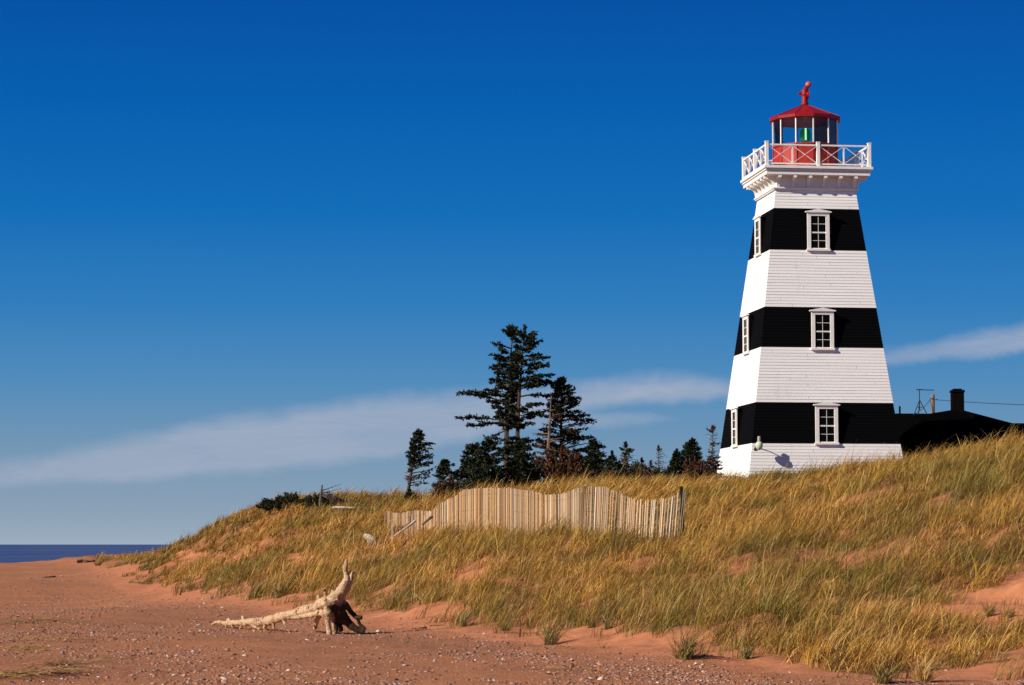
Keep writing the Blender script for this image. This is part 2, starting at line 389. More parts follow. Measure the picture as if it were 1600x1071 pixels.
def mat_driftwood():
    m, t, b, out = new_mat('driftwood'); tcx = t.new('ShaderNodeTexCoord')
    n = t.noise(tcx.outputs['Object'], 4, 8, .7); mpn = t.new('ShaderNodeMapping'); mpn.inputs['Scale'].default_value = (1.1, 6, 6); mpn.inputs['Rotation'].default_value = (0, R(20), 0); t.link(tcx.outputs['Object'], mpn.inputs[0])
    g = t.noise(mpn.outputs[0], 2.6, 8, .72, .8); v = t.noise(tcx.outputs['Object'], 9, 3, .5)
    c = t.ramp(g, [(.30, (.12, .05, .02)), (.39, (.46, .27, .14)), (.50, (.70, .49, .31)), (.60, (.64, .44, .28)), (.70, (.40, .21, .10))])
    c = t.mix(t.smooth(v, .60, .66), c, (.07, .032, .018, 1)); c = t.mix(t.math('MULTIPLY', t.smooth(n, .48, .66), .8), c, (.33, .165, .08, 1))
    s = t.new('ShaderNodeSeparateXYZ'); t.link(tcx.outputs['Object'], s.inputs[0])
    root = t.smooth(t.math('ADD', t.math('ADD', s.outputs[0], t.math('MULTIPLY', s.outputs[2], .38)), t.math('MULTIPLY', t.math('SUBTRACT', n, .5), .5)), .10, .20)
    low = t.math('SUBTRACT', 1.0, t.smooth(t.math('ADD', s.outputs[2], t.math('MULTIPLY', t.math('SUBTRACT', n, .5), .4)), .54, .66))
    c = t.mix(t.math('MULTIPLY', t.math('MULTIPLY', root, low), .93), c, (.020, .010, .007, 1))   # dark bark, plus shade among the roots painted into the colour
    t.link(c, b.inputs['Base Color']); b.inputs['Roughness'].default_value = .85; b.inputs['Specular IOR Level'].default_value = .15
    bn = t.new('ShaderNodeBump'); bn.inputs['Distance'].default_value = .06; t.link(g, bn.inputs['Height']); t.link(bn.outputs[0], b.inputs['Normal'])
    return m
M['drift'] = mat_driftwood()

def mat_ground():
    m, t, b, out = new_mat('red_sand'); g = t.new('ShaderNodeNewGeometry'); P = g.outputs['Position']
    gr = t.new('ShaderNodeAttribute', attribute_name='tint'); sep = t.new('ShaderNodeSeparateColor'); t.link(gr.outputs['Color'], sep.inputs[0])
    big = t.noise(P, .35, 5, .6); mid = t.noise(P, 2.2, 6, .65); fin = t.noise(P, 20, 8, .78); grit = t.noise(P, 70, 4, .7)
    sand = t.ramp(mid, [(.3, (.43, .165, .078)), (.55, (.53, .21, .10)), (.75, (.60, .25, .125))])
    grav = t.ramp(fin, [(.34, (.15, .060, .032)), (.5, (.42, .178, .088)), (.64, (.66, .31, .17))])
    grav = t.mix(t.math('MULTIPLY', t.smooth(big, .38, .62), .55), grav, (.55, .225, .10, 1))
    gm = t.math('MULTIPLY', sep.outputs[0], t.smooth(t.math('ADD', sep.outputs[0], t.math('MULTIPLY', t.math('SUBTRACT', mid, .5), 1.2)), .25, .6), clamp=True)
    c = t.mix(gm, sand, grav)
    c = t.mix(t.math('MULTIPLY', t.smooth(grit, .60, .72), .5), c, (.16, .065, .04, 1))
    lit = t.mix(t.smooth(t.math('ADD', mid, t.math('MULTIPLY', fin, .5)), .6, .95), (.15, .075, .028, 1), (.33, .14, .06, 1))
    c = t.mix(t.math('MULTIPLY', sep.outputs[1], .85), c, lit)       # straw litter between the grass clumps
    t.link(c, b.inputs['Base Color']); b.inputs['Roughness'].default_value = .95; b.inputs['Specular IOR Level'].default_value = .1
    h = t.math('ADD', t.math('MULTIPLY', mid, .10), t.math('MULTIPLY', t.math('ADD', t.math('MULTIPLY', fin, .05), t.math('MULTIPLY', grit, .014)), t.math('ADD', .35, gm)))
    bn = t.new('ShaderNodeBump'); bn.inputs['Distance'].default_value = .6; bn.inputs['Strength'].default_value = .8; t.link(h, bn.inputs['Height']); t.link(bn.outputs[0], b.inputs['Normal'])
    return m
M['ground'] = mat_ground()
def mat_sea():
    m, t, b, out = new_mat('sea_water'); g = t.new('ShaderNodeNewGeometry'); P = g.outputs['Position']
    mpn = t.new('ShaderNodeMapping'); mpn.inputs['Scale'].default_value = (.012, .05, 1); t.link(P, mpn.inputs[0]); n = t.noise(mpn.outputs[0], 1, 6, .65)
    mp2 = t.new('ShaderNodeMapping'); mp2.inputs['Scale'].default_value = (.06, .12, 1); t.link(P, mp2.inputs[0]); n2 = t.noise(mp2.outputs[0], 1, 8, .7)
    c = t.ramp(n, [(.36, (.018, .055, .16)), (.5, (.05, .085, .20)), (.60, (.16, .13, .18))])
    c = t.mix(t.math('MULTIPLY', t.smooth(n2, .52, .7), .6), c, (.055, .052, .115, 1))
    t.link(c, b.inputs['Base Color']); b.inputs['Roughness'].default_value = .35; b.inputs['Specular IOR Level'].default_value = .12
    bn = t.new('ShaderNodeBump'); bn.inputs['Distance'].default_value = 1.2; t.link(n2, bn.inputs['Height']); t.link(bn.outputs[0], b.inputs['Normal'])
    return m
M['sea'] = mat_sea()

# ------------------------------------------------------------------ ground and sea
GREENP = [(1185, 748, 70, 16, 1.), (1520, 765, 34, 22, 1.), (1380, 925, 70, 26, .8), (1540, 880, 70, 26, .75), (1060, 900, 60, 16, .4), (1200, 800, 50, 12, .4), (900, 880, 60, 14, .4), (740, 850, 60, 14, .4), (960, 745, 60, 14, .5), (560, 850, 60, 14, .35), (660, 935, 80, 16, .5), (230, 890, 60, 14, .5), (1240, 1000, 160, 30, .55), (1330, 770, 30, 14, .5), (1110, 745, 40, 10, .4)]
PATCH = [(622, 846, 30, 7, .95), (578, 858, 22, 7, .9), (290, 868, 20, 7, .9), (345, 874, 28, 8, .6), (455, 878, 22, 12, .9), (488, 876, 14, 10, .8), (740, 905, 26, 16, .8), (700, 880, 14, 8, .5), (800, 905, 16, 10, .5), (620, 875, 16, 12, .5),
         (820, 922, 30, 9, .7), (1150, 895, 40, 14, .75), (1270, 868, 26, 12, .8), (1190, 930, 30, 9, .5), (1460, 955, 40, 16, .65), (1550, 955, 74, 34, 1.0), (1620, 930, 60, 44, 1.0), (1440, 965, 30, 10, .6), (1230, 910, 24, 8, .5),
         (1060, 950, 24, 8, .5), (920, 940, 24, 8, .4), (1330, 870, 30, 8, .3)]
def bare(px, py):
    b = np.zeros(np.shape(px))
    for cx, cy, rx, ry, s in PATCH:
        d = ((px - cx) / rx) ** 2 + ((py - cy) / ry) ** 2; b = np.maximum(b, s * np.clip(1.35 - d, 0, .6) / .6)
    return b
def ground():
    nr, nc = 620, 420
    Yr = np.concatenate([np.linspace(-16, 24, 40, endpoint=False), 24 * (262 / 24) ** np.linspace(0, 1, nr - 40)])
    U = np.linspace(-1, 1, nc); U = np.sign(U) * (.35 * np.abs(U) + .65 * np.abs(U) ** 3)
    X = U[None] * (40 + .30 * np.maximum(Yr, 0)[:, None]); Y = np.repeat(Yr[:, None], nc, 1)
    Z = height(X, Y).reshape(X.shape)
    idx = np.arange(nr * nc).reshape(nr, nc)
    q = np.stack([idx[:-1, :-1], idx[:-1, 1:], idx[1:, 1:], idx[1:, :-1]], -1).reshape(-1, 4)
    Xf, Yf, Zf = X.ravel(), Y.ravel(), Z.ravel()
    d = foot_y(Xf) - Yf; grav = np.clip((d / (1.2 + .05 * np.maximum(Yf, 0))) - .55 + (fbm(Xf * .4, Yf * .3, 50) - .5) * 1.6, 0, 1)
    dm = np.clip(dune_mask(Xf, Yf) * 1.5, 0, 1); ppx, ppy = project(Xf, np.maximum(Yf, 5), Zf)
    lit = dm * (1 - .9 * np.clip(bare(ppx, ppy), 0, 1)) * np.clip(fbm(Xf * 1.1, Yf * .8, 70) * 1.6, 0, 1)
    o = np_mesh('ground', np.c_[Xf, Yf, Zf], q.ravel(), np.arange(len(q)) * 4, M['ground'], np.c_[grav, lit, 0 * lit], smooth=True)
    tag(o, kind='structure')
ground()
m_ = MB(); big = 60000
m_.add([(-big, -60, 0), (big, -60, 0), (big, big, 0), (-big, big, 0)], [(0, 1, 2, 3)])
tag(m_.build('sea', M['sea']), kind='structure')

# ------------------------------------------------------------------ lighthouse
TX, TY, TROT = 15.35, 130.0, R(7.27)
def half(z): return 4.092 - .131 * (z - 5.547)
lh = empty('lighthouse', (TX, TY, 4.2), TROT)
tag(lh, 'square tapering black and white banded lighthouse with a red lantern roof', 'lighthouse')
LZ = 4.2     # meshes below are in lighthouse coordinates with z measured from LZ
BANDS = [(4.2, 7.667, 0), (7.667, 9.743, 1), (9.743, 12.568, 0), (12.568, 14.639, 1), (14.639, 17.607, 0), (17.607, 19.785, 1), (19.785, 20.72, 0)]
wl = MB()
for z0, z1, mi in BANDS:
    n = max(1, round((z1 - z0) / .158)); hs = (z1 - z0) / n
    for k in range(n):
        a, b = z0 + k * hs, z0 + (k + 1) * hs
        lip = .015 + random.uniform(-.003, .004)
        ha, hb, hin = half(a) + lip, half(b) + .002, half(a) + .001
        vs = []
        for h_, z in ((hin, a), (ha, a + .001), (ha - .0005, a + .016), (hb, b)):
            vs += [(-h_, -h_, z - LZ), (h_, -h_, z - LZ), (h_, h_, z - LZ), (-h_, h_, z - LZ)]
        fs = [(r * 4 + j, r * 4 + (j + 1) % 4, r * 4 + 4 + (j + 1) % 4, r * 4 + 4 + j) for r in range(3) for j in range(4)]
        wl.add(vs, fs, mi)
        # a few butt joints: hair-thin open seams between boards, standing just proud of the course
        if mi == 0:
            for j in range(4):
                for _ in range(random.choice((0, 1, 1))):
                    u = random.uniform(-.85, .85) * hb
                    rot = Matrix.Rotation(-math.pi / 2 * j, 4, 'Z'); st = len(wl.v)
                    wl.add([(u - .006, -ha - .0015, a + .014 - LZ), (u + .006, -ha - .0015, a + .014 - LZ), (u + .006, -hb - .0025, b - .004 - LZ), (u - .006, -hb - .0025, b - .004 - LZ)], [(0, 1, 2, 3)], 2)
                    wl.xf(rot, st)
M['seam'] = simple('board_seam', (.22, .20, .18), .9, .2, 5)
wl.build('clapboard_wall', [M['white_clap'], M['black_clap'], M['seam']], lh)

def face(j): return Matrix.Rotation(-math.pi / 2 * j, 4, 'Z')     # 0 front, 1 left, 2 back, 3 right
def window(j, z0, hgt=2.07, wd=1.17):
    Mx = face(j); hw = wd / 2; d0 = half(z0) + .10; dtop = half(z0 + hgt)
    def fin(mb, name, mat, par, bev=0): mb.xf(Mx); return mb.build(name, mat, par, bevel=bev)
    z0 -= LZ
    c = MB(); c.box(-hw + .03, hw - .03, -d0 + .045, -dtop + .35, z0 + .05, z0 + hgt - .06); wo = fin(c, 'window', M['black'], lh)
    f = MB(); t = .20
    f.box(-hw, -hw + t, -d0, -d0 + .07, z0 + .10, z0 + hgt - .27); f.box(hw - t, hw, -d0, -d0 + .07, z0 + .10, z0 + hgt - .27)
    f.box(-hw, hw, -d0 - .002, -d0 + .07, z0 + hgt - .269, z0 + hgt - .10)
    f.box(-hw - .04, hw + .04, -d0 - .045, -d0 + .08, z0, z0 + .099)                     # sill
    e = hw + .10; zt = z0 + hgt - .099
    prof = [(-e, zt), (e, zt), (e, zt + .055), (0, zt + .19), (-e, zt + .055)]             # low pediment
    vs = [(x, -d0 - .07, z) for x, z in prof] + [(x, -d0 + .08, z) for x, z in prof]
    f.add(vs, [(0, 1, 2, 3, 4), (9, 8, 7, 6, 5)] + [(k, 5 + k, 5 + (k + 1) % 5, (k + 1) % 5) for k in range(5)])
    fin(f, 'frame', M['white'], wo, .008)
    iw = hw - t; zb, zt2 = z0 + .10, z0 + hgt - .27; zm = (zb + zt2) / 2
    s = MB(); s.box(-iw, iw, -d0 + .03, -d0 + .075, zm - .035, zm + .035)
    s.box(-iw, iw, -d0 + .035, -d0 + .07, zb, zb + .05)
    for (a, b) in ((zb + .05, zm - .035), (zm + .035, zt2)):
        s.box(-.013, .013, -d0 + .042, -d0 + .066, a, b); q = (a + b) / 2
        s.box(-iw, -.0135, -d0 + .044, -d0 + .064, q - .011, q + .011); s.box(.0135, iw, -d0 + .044, -d0 + .064, q - .011, q + .011)
    fin(s, 'sash', M['white'], wo)
    p = MB(); p.add([(-iw, -d0 + .060, zb), (iw, -d0 + .060, zb), (iw, -d0 + .060, zt2), (-iw, -d0 + .060, zt2)], [(0, 1, 2, 3)])
    # recess: the pane stands back inside the casing
    fin(p, 'pane', M['pane'], wo)
for j in (0, 1):
    for z0 in (7.60, 12.42, 17.56): window(j, z0)

# cornice with brackets, gallery deck and railing
co = MB(); ht = 2.09
co.box(-ht, ht, -ht, ht, 20.72 - LZ, 21.465 - LZ)
co.box(-ht - .12, ht + .12, -ht - .12, ht + .12, 20.742 - LZ, 20.80 - LZ); co.box(-ht - .17, ht + .17, -ht - .17, ht + .17, 20.80 - LZ, 20.875 - LZ)
co.build('cornice', M['white'], lh, bevel=.01)
br_proto = None
prof = [(0, 20.876), (.13, 20.876), (.15, 21.02), (.20, 21.16), (.28, 21.26), (.36, 21.315), (.60, 21.32), (.60, 21.463), (0, 21.463)]
for j in range(4):
    for k in range(6):
        u = (k - 2.5) * .80
        b = MB(); n = len(prof)
        b.add([(u - .08, -ht - .001 - d, z - LZ) for d, z in prof] + [(u + .08, -ht - .001 - d, z - LZ) for d, z in prof],
              [tuple(range(n)), tuple(reversed(range(n, 2 * n)))] + [(i, n + i, n + (i + 1) % n, (i + 1) % n) for i in range(n)])
        b.xf(face(j)); b.build('bracket', M['white'], lh)
dk = MB()
for h_, z0, z1 in ((2.72, 21.465, 21.645), (2.66, 21.645, 21.675), (2.78, 21.675, 21.745), (2.72, 21.745, 21.775), (2.85, 21.775, 21.91)): dk.box(-h_, h_, -h_, h_, z0 - LZ, z1 - LZ)
dk.build('gallery_deck', M['white'], lh, bevel=.008)
RR = 2.69; zb_, zt_ = 22.06 - LZ, 23.03 - LZ
rl = MB()
for j in range(4):
    for s in (-1, 1):
        a, b = sorted((s * .085, s * (RR - .085)))
        st = len(rl.v); rl.box(a, b, -RR - .055, -RR + .055, zt_ - .075, zt_); rl.box(a, b, -RR - .035, -RR + .035, zb_ - .07, zb_); rl.xf(face(j), st)
ro = rl.build('gallery_railing', M['white'], lh, bevel=.006)
pp = MB(); pp.box(-.085, .085, -.085, .085, 21.911 - LZ, 23.12 - LZ); pp.box(-.10, .10, -.10, .10, 23.121 - LZ, 23.17 - LZ)
post0 = pp.build('post', M['white'], ro, bevel=.008)
bb = MB(); bb.box(-.035, .035, -.03, .03, zb_ + .001, zt_ - .076); bal0 = bb.build('baluster', M['white'], ro)
def brace_mesh(wd):
    m = MB(); zl, zh = zb_ + .002, zt_ - .077
    m.bar((-wd, -.012, zl + .02), (wd, -.012, zh - .02), .068, .023, (0, 0, 1)); m.bar((-wd, .012, zh - .02), (wd, .012, zl + .02), .068, .023, (0, 0, 1)); return m
wdb = (RR - .085 - .085 - .07) / 4 - .01
br0 = brace_mesh(wdb).build('cross_brace', M['white'], ro)
used = set()
def cpy(o, par, Mx):
    if o.name not in used: used.add(o.name); c = o
    else: c = o.copy(); COL.objects.link(c)
    c.parent = par; c.matrix_local = Mx; return c
for j in range(4):
    for u in (-RR, 0): cpy(post0, ro, face(j) @ Matrix.Translation((u, -RR, 0)))
    for s in (-1, 1):
        cpy(bal0, ro, face(j) @ Matrix.Translation((s * RR / 2, -RR, 0)))
        for q in (.085 + .01 + wdb, RR - .085 - .01 - wdb): cpy(br0, ro, face(j) @ Matrix.Translation((s * q, -RR, 0)))

# lantern room (twelve sided)
NL = 12; RLn = 1.73
lb = MB(); lb.lathe([(RLn + .03, 21.911 - LZ), (RLn + .03, 22.0 - LZ), (RLn - .02, 22.02 - LZ), (RLn - .02, 23.22 - LZ), (RLn + .05, 23.25 - LZ), (RLn + .05, 23.32 - LZ)], NL)
for k in range(NL):     # raised panel strips on each face
    t = 2 * math.pi * k / NL; a = Vector((math.cos(t), math.sin(t), 0)); rr = RLn - .015
    lb.bar(a * rr + Vector((0, 0, 22.03 - LZ)), a * rr + Vector((0, 0, 23.21 - LZ)), .10, .05, a)
lb.build('lantern_base', M['redwood'], lh)
gz0, gz1 = 23.321 - LZ, 24.62 - LZ
gl = MB()
for k in range(NL):
    t0, t1 = 2 * math.pi * k / NL, 2 * math.pi * (k + 1) / NL; r = RLn - .03
    gl.add([(r * math.cos(t0), r * math.sin(t0), gz0), (r * math.cos(t1), r * math.sin(t1), gz0), (r * math.cos(t1), r * math.sin(t1), gz1), (r * math.cos(t0), r * math.sin(t0), gz1)], [(0, 1, 2, 3)])
go = gl.build('lantern_glazing', M['glass'], lh)
mu = MB(); mu.box(-.027, .027, -.03, .03, gz0, gz1); mu0 = mu.build('mullion', M['white'], go)
for k in range(NL):
    t = 2 * math.pi * k / NL
    cpy(mu0, go, Matrix.Translation((RLn * math.cos(t), RLn * math.sin(t), 0)) @ Matrix.Rotation(t + math.pi / 2, 4, 'Z'))
ip = MB()     # dark boards closing the landward side of the lantern
for k in (10, 11, 0, 1):
    t0, t1 = 2 * math.pi * k / NL, 2 * math.pi * (k + 1) / NL; r = RLn - .12
    p0, p1 = Vector((r * math.cos(t0), r * math.sin(t0), 0)), Vector((r * math.cos(t1), r * math.sin(t1), 0)); mid = (p0 + p1) / 2; tg = (p1 - p0).normalized(); nn = Vector((tg.y, -tg.x, 0))
    e = (p1 - p0).length / 2 - .01
    ip.bar(mid - tg * e + Vector((0, 0, (gz0 + gz1) / 2)), mid + tg * e + Vector((0, 0, (gz0 + gz1) / 2)), .03, gz1 - gz0 - .01, (0, 0, 1))
ip.build('blind_panel', M['ceil'], lh)
rf = MB(); rf.lathe([(RLn - .05, 24.621 - LZ), (1.80, 24.621 - LZ), (1.80, 24.66 - LZ), (1.885, 24.66 - LZ), (1.895, 24.80 - LZ), (1.86, 24.835 - LZ), (.20, 25.53 - LZ), (.17, 25.56 - LZ)], NL)
for k in range(NL):
    t = 2 * math.pi * k / NL; a = Vector((math.cos(t), math.sin(t), 0))
    rf.bar(a * 1.86 + Vector((0, 0, 24.84 - LZ)), a * .2 + Vector((0, 0, 25.535 - LZ)), .035, .03)
rfo = rf.build('lantern_roof', M['red'], lh)
vt = MB(); V3 = lambda x, z, y=0: Vector((x, y, z - LZ))
vt.lathe([(.20, 25.561 - LZ), (.20, 25.64 - LZ), (.165, 25.66 - LZ), (.15, 26.0 - LZ), (.18, 26.12 - LZ), (.17, 26.34 - LZ), (.06, 26.42 - LZ)], 20)
vt.tube([V3(-.02, 26.12), V3(.10, 26.11), V3(.20, 26.10)], [.14, .20, .23], 18)                       # cowl mouth towards the lee
vt.add([V3(-.10, 26.30, -.012), V3(-.38, 26.16, -.012), V3(-.38, 26.10, -.012), V3(-.12, 26.02, -.012), V3(-.10, 26.30, .012), V3(-.38, 26.16, .012), V3(-.38, 26.10, .012), V3(-.12, 26.02, .012)],
       [(0, 1, 2, 3), (7, 6, 5, 4), (0, 4, 5, 1), (1, 5, 6, 2), (2, 6, 7, 3), (3, 7, 4, 0)])                 # vane
vt.tube([V3(-.02, 26.28), V3(.08, 26.44), V3(.15, 26.54)], [.15, .13, .10], 14)
vo = vt.build('ventilator', M['red'], rfo, smooth=False, bevel=.006)
bl = MB(); bl.lathe([(.01, -.17)] + [(.17 * math.sin(R(a)), -.17 * math.cos(R(a))) for a in range(20, 180, 20)] + [(.01, .17)], 18)
bo = bl.build('ventilator_ball', simple('faded_pink_red_paint', (.55, .10, .09), .35, .1, 6), rfo, smooth=True); bo.location = (.20, 0, 26.64 - LZ)
mo = MB(); mo.lathe([(.20, 0), (.195, .004)], 18); mo.xf(Matrix.Translation(V3(.202, 26.10)) @ Matrix.Rotation(R(90), 4, 'Y')); mo.build('cowl_opening', M['black'], rfo)
be = MB(); be.lathe([(.30, 23.33 - LZ), (.30, 23.55 - LZ), (.10, 23.56 - LZ), (.10, 23.62 - LZ), (.22, 23.62 - LZ), (.27, 23.75 - LZ), (.29, 23.95 - LZ), (.27, 24.15 - LZ), (.20, 24.28 - LZ), (.08, 24.3 - LZ)], 20)
beo = be.build('beacon_lens', M['lens'], lh, smooth=False)
bc = MB(); bc.lathe([(.045, 23.66 - LZ), (.045, 24.27 - LZ)], 12); bc.xf(Matrix.Translation((-.05, -.315, 0))); bc.build('beacon_lamp', M['beacon'], beo)

# gooseneck lamp on the seaward corner
wlm = empty('wall_lamp', (0, 0, 0)); tag(wlm, 'pale green globe lamp on a gooseneck arm at the corner of the striped tower', 'lamp')
Mt = Matrix.Translation((TX, TY, LZ)) @ Matrix.Rotation(TROT, 4, 'Z')
zr = 7.42; rootp = Mt @ Vector((-half(zr) + .17, -half(zr) - .03, zr - LZ)); wlm.location = rootp; wlm.rotation_euler = (0, 0, TROT)
a = MB(); a.tube([(0, 0, -.12), (0, -.03, .0), (.01, -.10, .14), (.02, -.30, .26), (.04, -.52, .30), (.06, -.60, .26)], [.028, .028, .026, .024, .024, .022], 8); a.box(-.06, .06, -.001, .03, -.30, .02)
a.build('arm', M['iron'], wlm, smooth=False)
sh = MB(); sh.lathe([(.02, .62), (.07, .60), (.085, .50), (.085, .36), (.11, .32)], 16); sh.xf(Matrix.Translation((.06, -.60, -.05))); sh.build('lamp_cap', M['oldmetal'], wlm)
g2 = MB(); g2.lathe([(.10, .30), (.15, .28), (.185, .18), (.19, .08), (.15, -.03), (.07, -.09), (.01, -.10)], 20); g2.xf(Matrix.Translation((.06, -.60, -.02))); g2.build('globe', M['pale_green'], wlm, smooth=True)

# ------------------------------------------------------------------ keeper's house
hs = empty('keepers_house', (26, 141, 4.8)); tag(hs, 'low black roofed house beside the tower, half hidden by the dune', 'house')
def hp(x, y, z): return (x - 26, y - 141, z - 4.8)
hw_ = MB()
hw_.box(18.8 - 26, 36 - 26, 137.4 - 141, 146 - 141, -1.2, 6.9 - 4.8); hw_.build('house_wall', M['roofblack'], hs)
rfm = MB()
def ridge_roof(x0, x1, yf, yr, yb, ze, zr0, zr1):
    v = [hp(x0, yf, ze), hp(x1, yf, ze), hp(x1, yr, zr1), hp(x0, yr, zr0), hp(x0, yb, ze), hp(x1, yb, ze)]
    rfm.add(v, [(0, 1, 2, 3), (3, 2, 5, 4), (0, 3, 4), (1, 5, 2), (0, 4, 5, 1)])
k140 = lambda px, py, Y: at(px, py, Y)
A = k140(1392, 646, 141); B = k140(1462, 648, 141)
ridge_roof(A.x - 1.5, 25.6, 136.6, 141, 146.5, 6.75, A.z, A.z - .03)
# main block: broad hipped roof peaking at the chimney
pk0 = k140(1486, 641, 139.5); pk1 = k140(1506, 641.5, 139.5); rt = k140(1582, 661.5, 138); lf = k140(1425, 651, 138)
v = [hp(lf.x - 2.2, 136.3, 6.3), hp(rt.x + .6, 136.2, 6.3), hp(rt.x, 138, rt.z), hp(pk1.x, 139.5, pk1.z), hp(pk0.x, 139.5, pk0.z), hp(lf.x, 138, lf.z), hp(lf.x, 147, 6.3), hp(rt.x, 147, 6.3)]
rfm.add(v, [(0, 1, 2, 3, 4, 5), (4, 3, 7, 6), (5, 4, 6), (3, 2, 7), (0, 5, 6), (1, 7, 2)])
C = k140(1560, 661.5, 139.2)
ridge_roof(C.x, 37, 135.8, 139.2, 146, 6.5, C.z, C.z)
rfo2 = rfm.build('roof', M['roofblack'], hs)
ch = MB(); c0 = k140(1496, 640, 139.6); cw = .33
ch.box(c0.x - cw - 26, c0.x + cw - 26, 139.3 - 141, 139.9 - 141, 8.6 - 4.8, k140(1496, 613.5, 139.6).z - 4.8)
zc = k140(1496, 613.5, 139.6).z - 4.8
ch.box(c0.x - cw - .05 - 26, c0.x + cw + .05 - 26, 139.25 - 141, 139.95 - 141, zc + .001, zc + .07); ch.box(c0.x - cw - .02 - 26, c0.x + cw + .02 - 26, 139.28 - 141, 139.92 - 141, zc + .071, zc + .13)
ch.box(c0.x - cw + .1 - 26, c0.x + cw - .1 - 26, 139.4 - 141, 139.8 - 141, zc + .131, zc + .2)
ch.build('chimney', M['brickdark'], rfo2)
vp = MB(); p = k140(1406, 646, 141); vp.tube([hp(p.x, 141, p.z - .3), hp(p.x, 141, k140(1406, 635, 141).z)], .055, 10); vp.build('vent_pipe', M['black'], rfo2)

# roof-top aerial
ap = k140(1437, 626, 140.6); an = empty('television_aerial', (ap.x, 140.6, ap.z - .8)); tag(an, 'thin television aerial on a tripod standing on the black roof beside the tower', 'aerial')
tr_ = MB()
for dx, dy in ((-.36, -.1), (.42, -.1), (-.02, .4)): tr_.tube([(dx, dy, -.05), (0, 0, .82)], .024, 6)
tr_.tube([(-.17, -.05, .42), (.19, -.05, .42), (0, .2, .42), (-.17, -.05, .42)], .014, 5); tr_.build('tripod', M['iron'], an)
ms = MB(); ms.tube([(-.01, 0, .25), (-.01, 0, 1.38)], .026, 8); ms.build('mast', M['iron'], an)
bm_ = MB(); bm_.tube([(-.16, 0, 1.40), (.80, 0, 1.38)], .022, 6); bm_.box(-.17, .18, -.05, .05, 1.385, 1.43)
for q in range(7): bm_.tube([(-.1 + q * .14, -.35, 1.39), (-.1 + q * .14, .35, 1.39)], .009, 4)
bm_.build('boom', M['iron'], an)
# service pole and wires
PY = 166.0; pt = at(1457.5, 617, PY); pl = empty('utility_pole', (pt.x, PY, 4.6)); tag(pl, 'weathered brown wooden utility pole rising behind the black roof', 'utility pole')
q = MB(); q.tube([(0, 0, -.6), (0, 0, pt.z - 4.6)], [.16, .125], 12); q.build('pole', M['pole'], pl)
q = MB(); zt3 = pt.z - 4.6
q.tube([(-.02, -.14, zt3 - 1.6), (-.10, -.16, zt3 - .9), (-.20, -.16, zt3 - .35), (-.05, -.16, zt3 - .2)], .018, 5); q.tube([(.1, -.1, zt3 - .35), (.3, -.1, zt3 - .3)], .02, 5); q.build('bracket', M['iron'], pl)
wi = MB()
def wire(a, b, sag, r=.018, n=14):
    a, b = Vector(a), Vector(b); pts = [a.lerp(b, i / n) - Vector((0, 0, sag * 4 * (i / n) * (1 - i / n))) for i in range(n + 1)]; wi.tube(pts, r, 5)
wire(at(1461, 625, PY - .1), at(1640, 634, 150), .05, .02); tag(wi.build('power_line', M['iron']), 'thin dark wires running right from the pole behind the house chimney', 'wire')
wi = MB(); wire(at(1455, 622, PY - .1), at(1415, 648, 145), .35, .018); tag(wi.build('service_drop', M['iron']), 'short slack cable dropping left from the wooden pole to the roof', 'wire')

# ------------------------------------------------------------------ sand fence
FTOP = [(601.5, 798.5, 80), (625, 803, 78.6), (648, 798, 77), (674, 799, 75.6), (684, 790, 75), (700, 781, 74), (714.6, 774, 73), (722.7, 766, 72), (745.5, 763.4, 70.5), (794, 762.7, 67), (826.7, 766.6, 65.2), (852.7, 773.8, 64), (882, 771, 62.3), (908, 759.5, 61),
        (943.7, 762, 60.6), (976, 777, 60.5), (1005.5, 783, 60.2), (1038, 778, 60), (1063, 764, 60)]
fp = [at(*p) for p in FTOP]; acc = [0]
for i in range(1, len(fp)): acc.append(acc[-1] + math.hypot(fp[i].x - fp[i - 1].x, fp[i].y - fp[i - 1].y))
def fence_pt(s): return Vector((np.interp(s, acc, [p.x for p in fp]), np.interp(s, acc, [p.y for p in fp]), np.interp(s, acc, [p.z for p in fp])))
fo = fp[-1]; fe = empty('sand_fence', (fo.x, fo.y, fo.z - 1.2)); tag(fe, 'long wavy sand fence of upright pale wooden slats running across the dune grass', 'fence')
o0 = Vector(fe.location)
fv = []; ff = []; fc = []; s = 0.0; wires = [[], [], []]
pal = [(.52, .31, .15), (.46, .24, .10), (.58, .40, .22), (.36, .20, .11), (.60, .49, .36), (.47, .31, .20), (.54, .35, .20)]
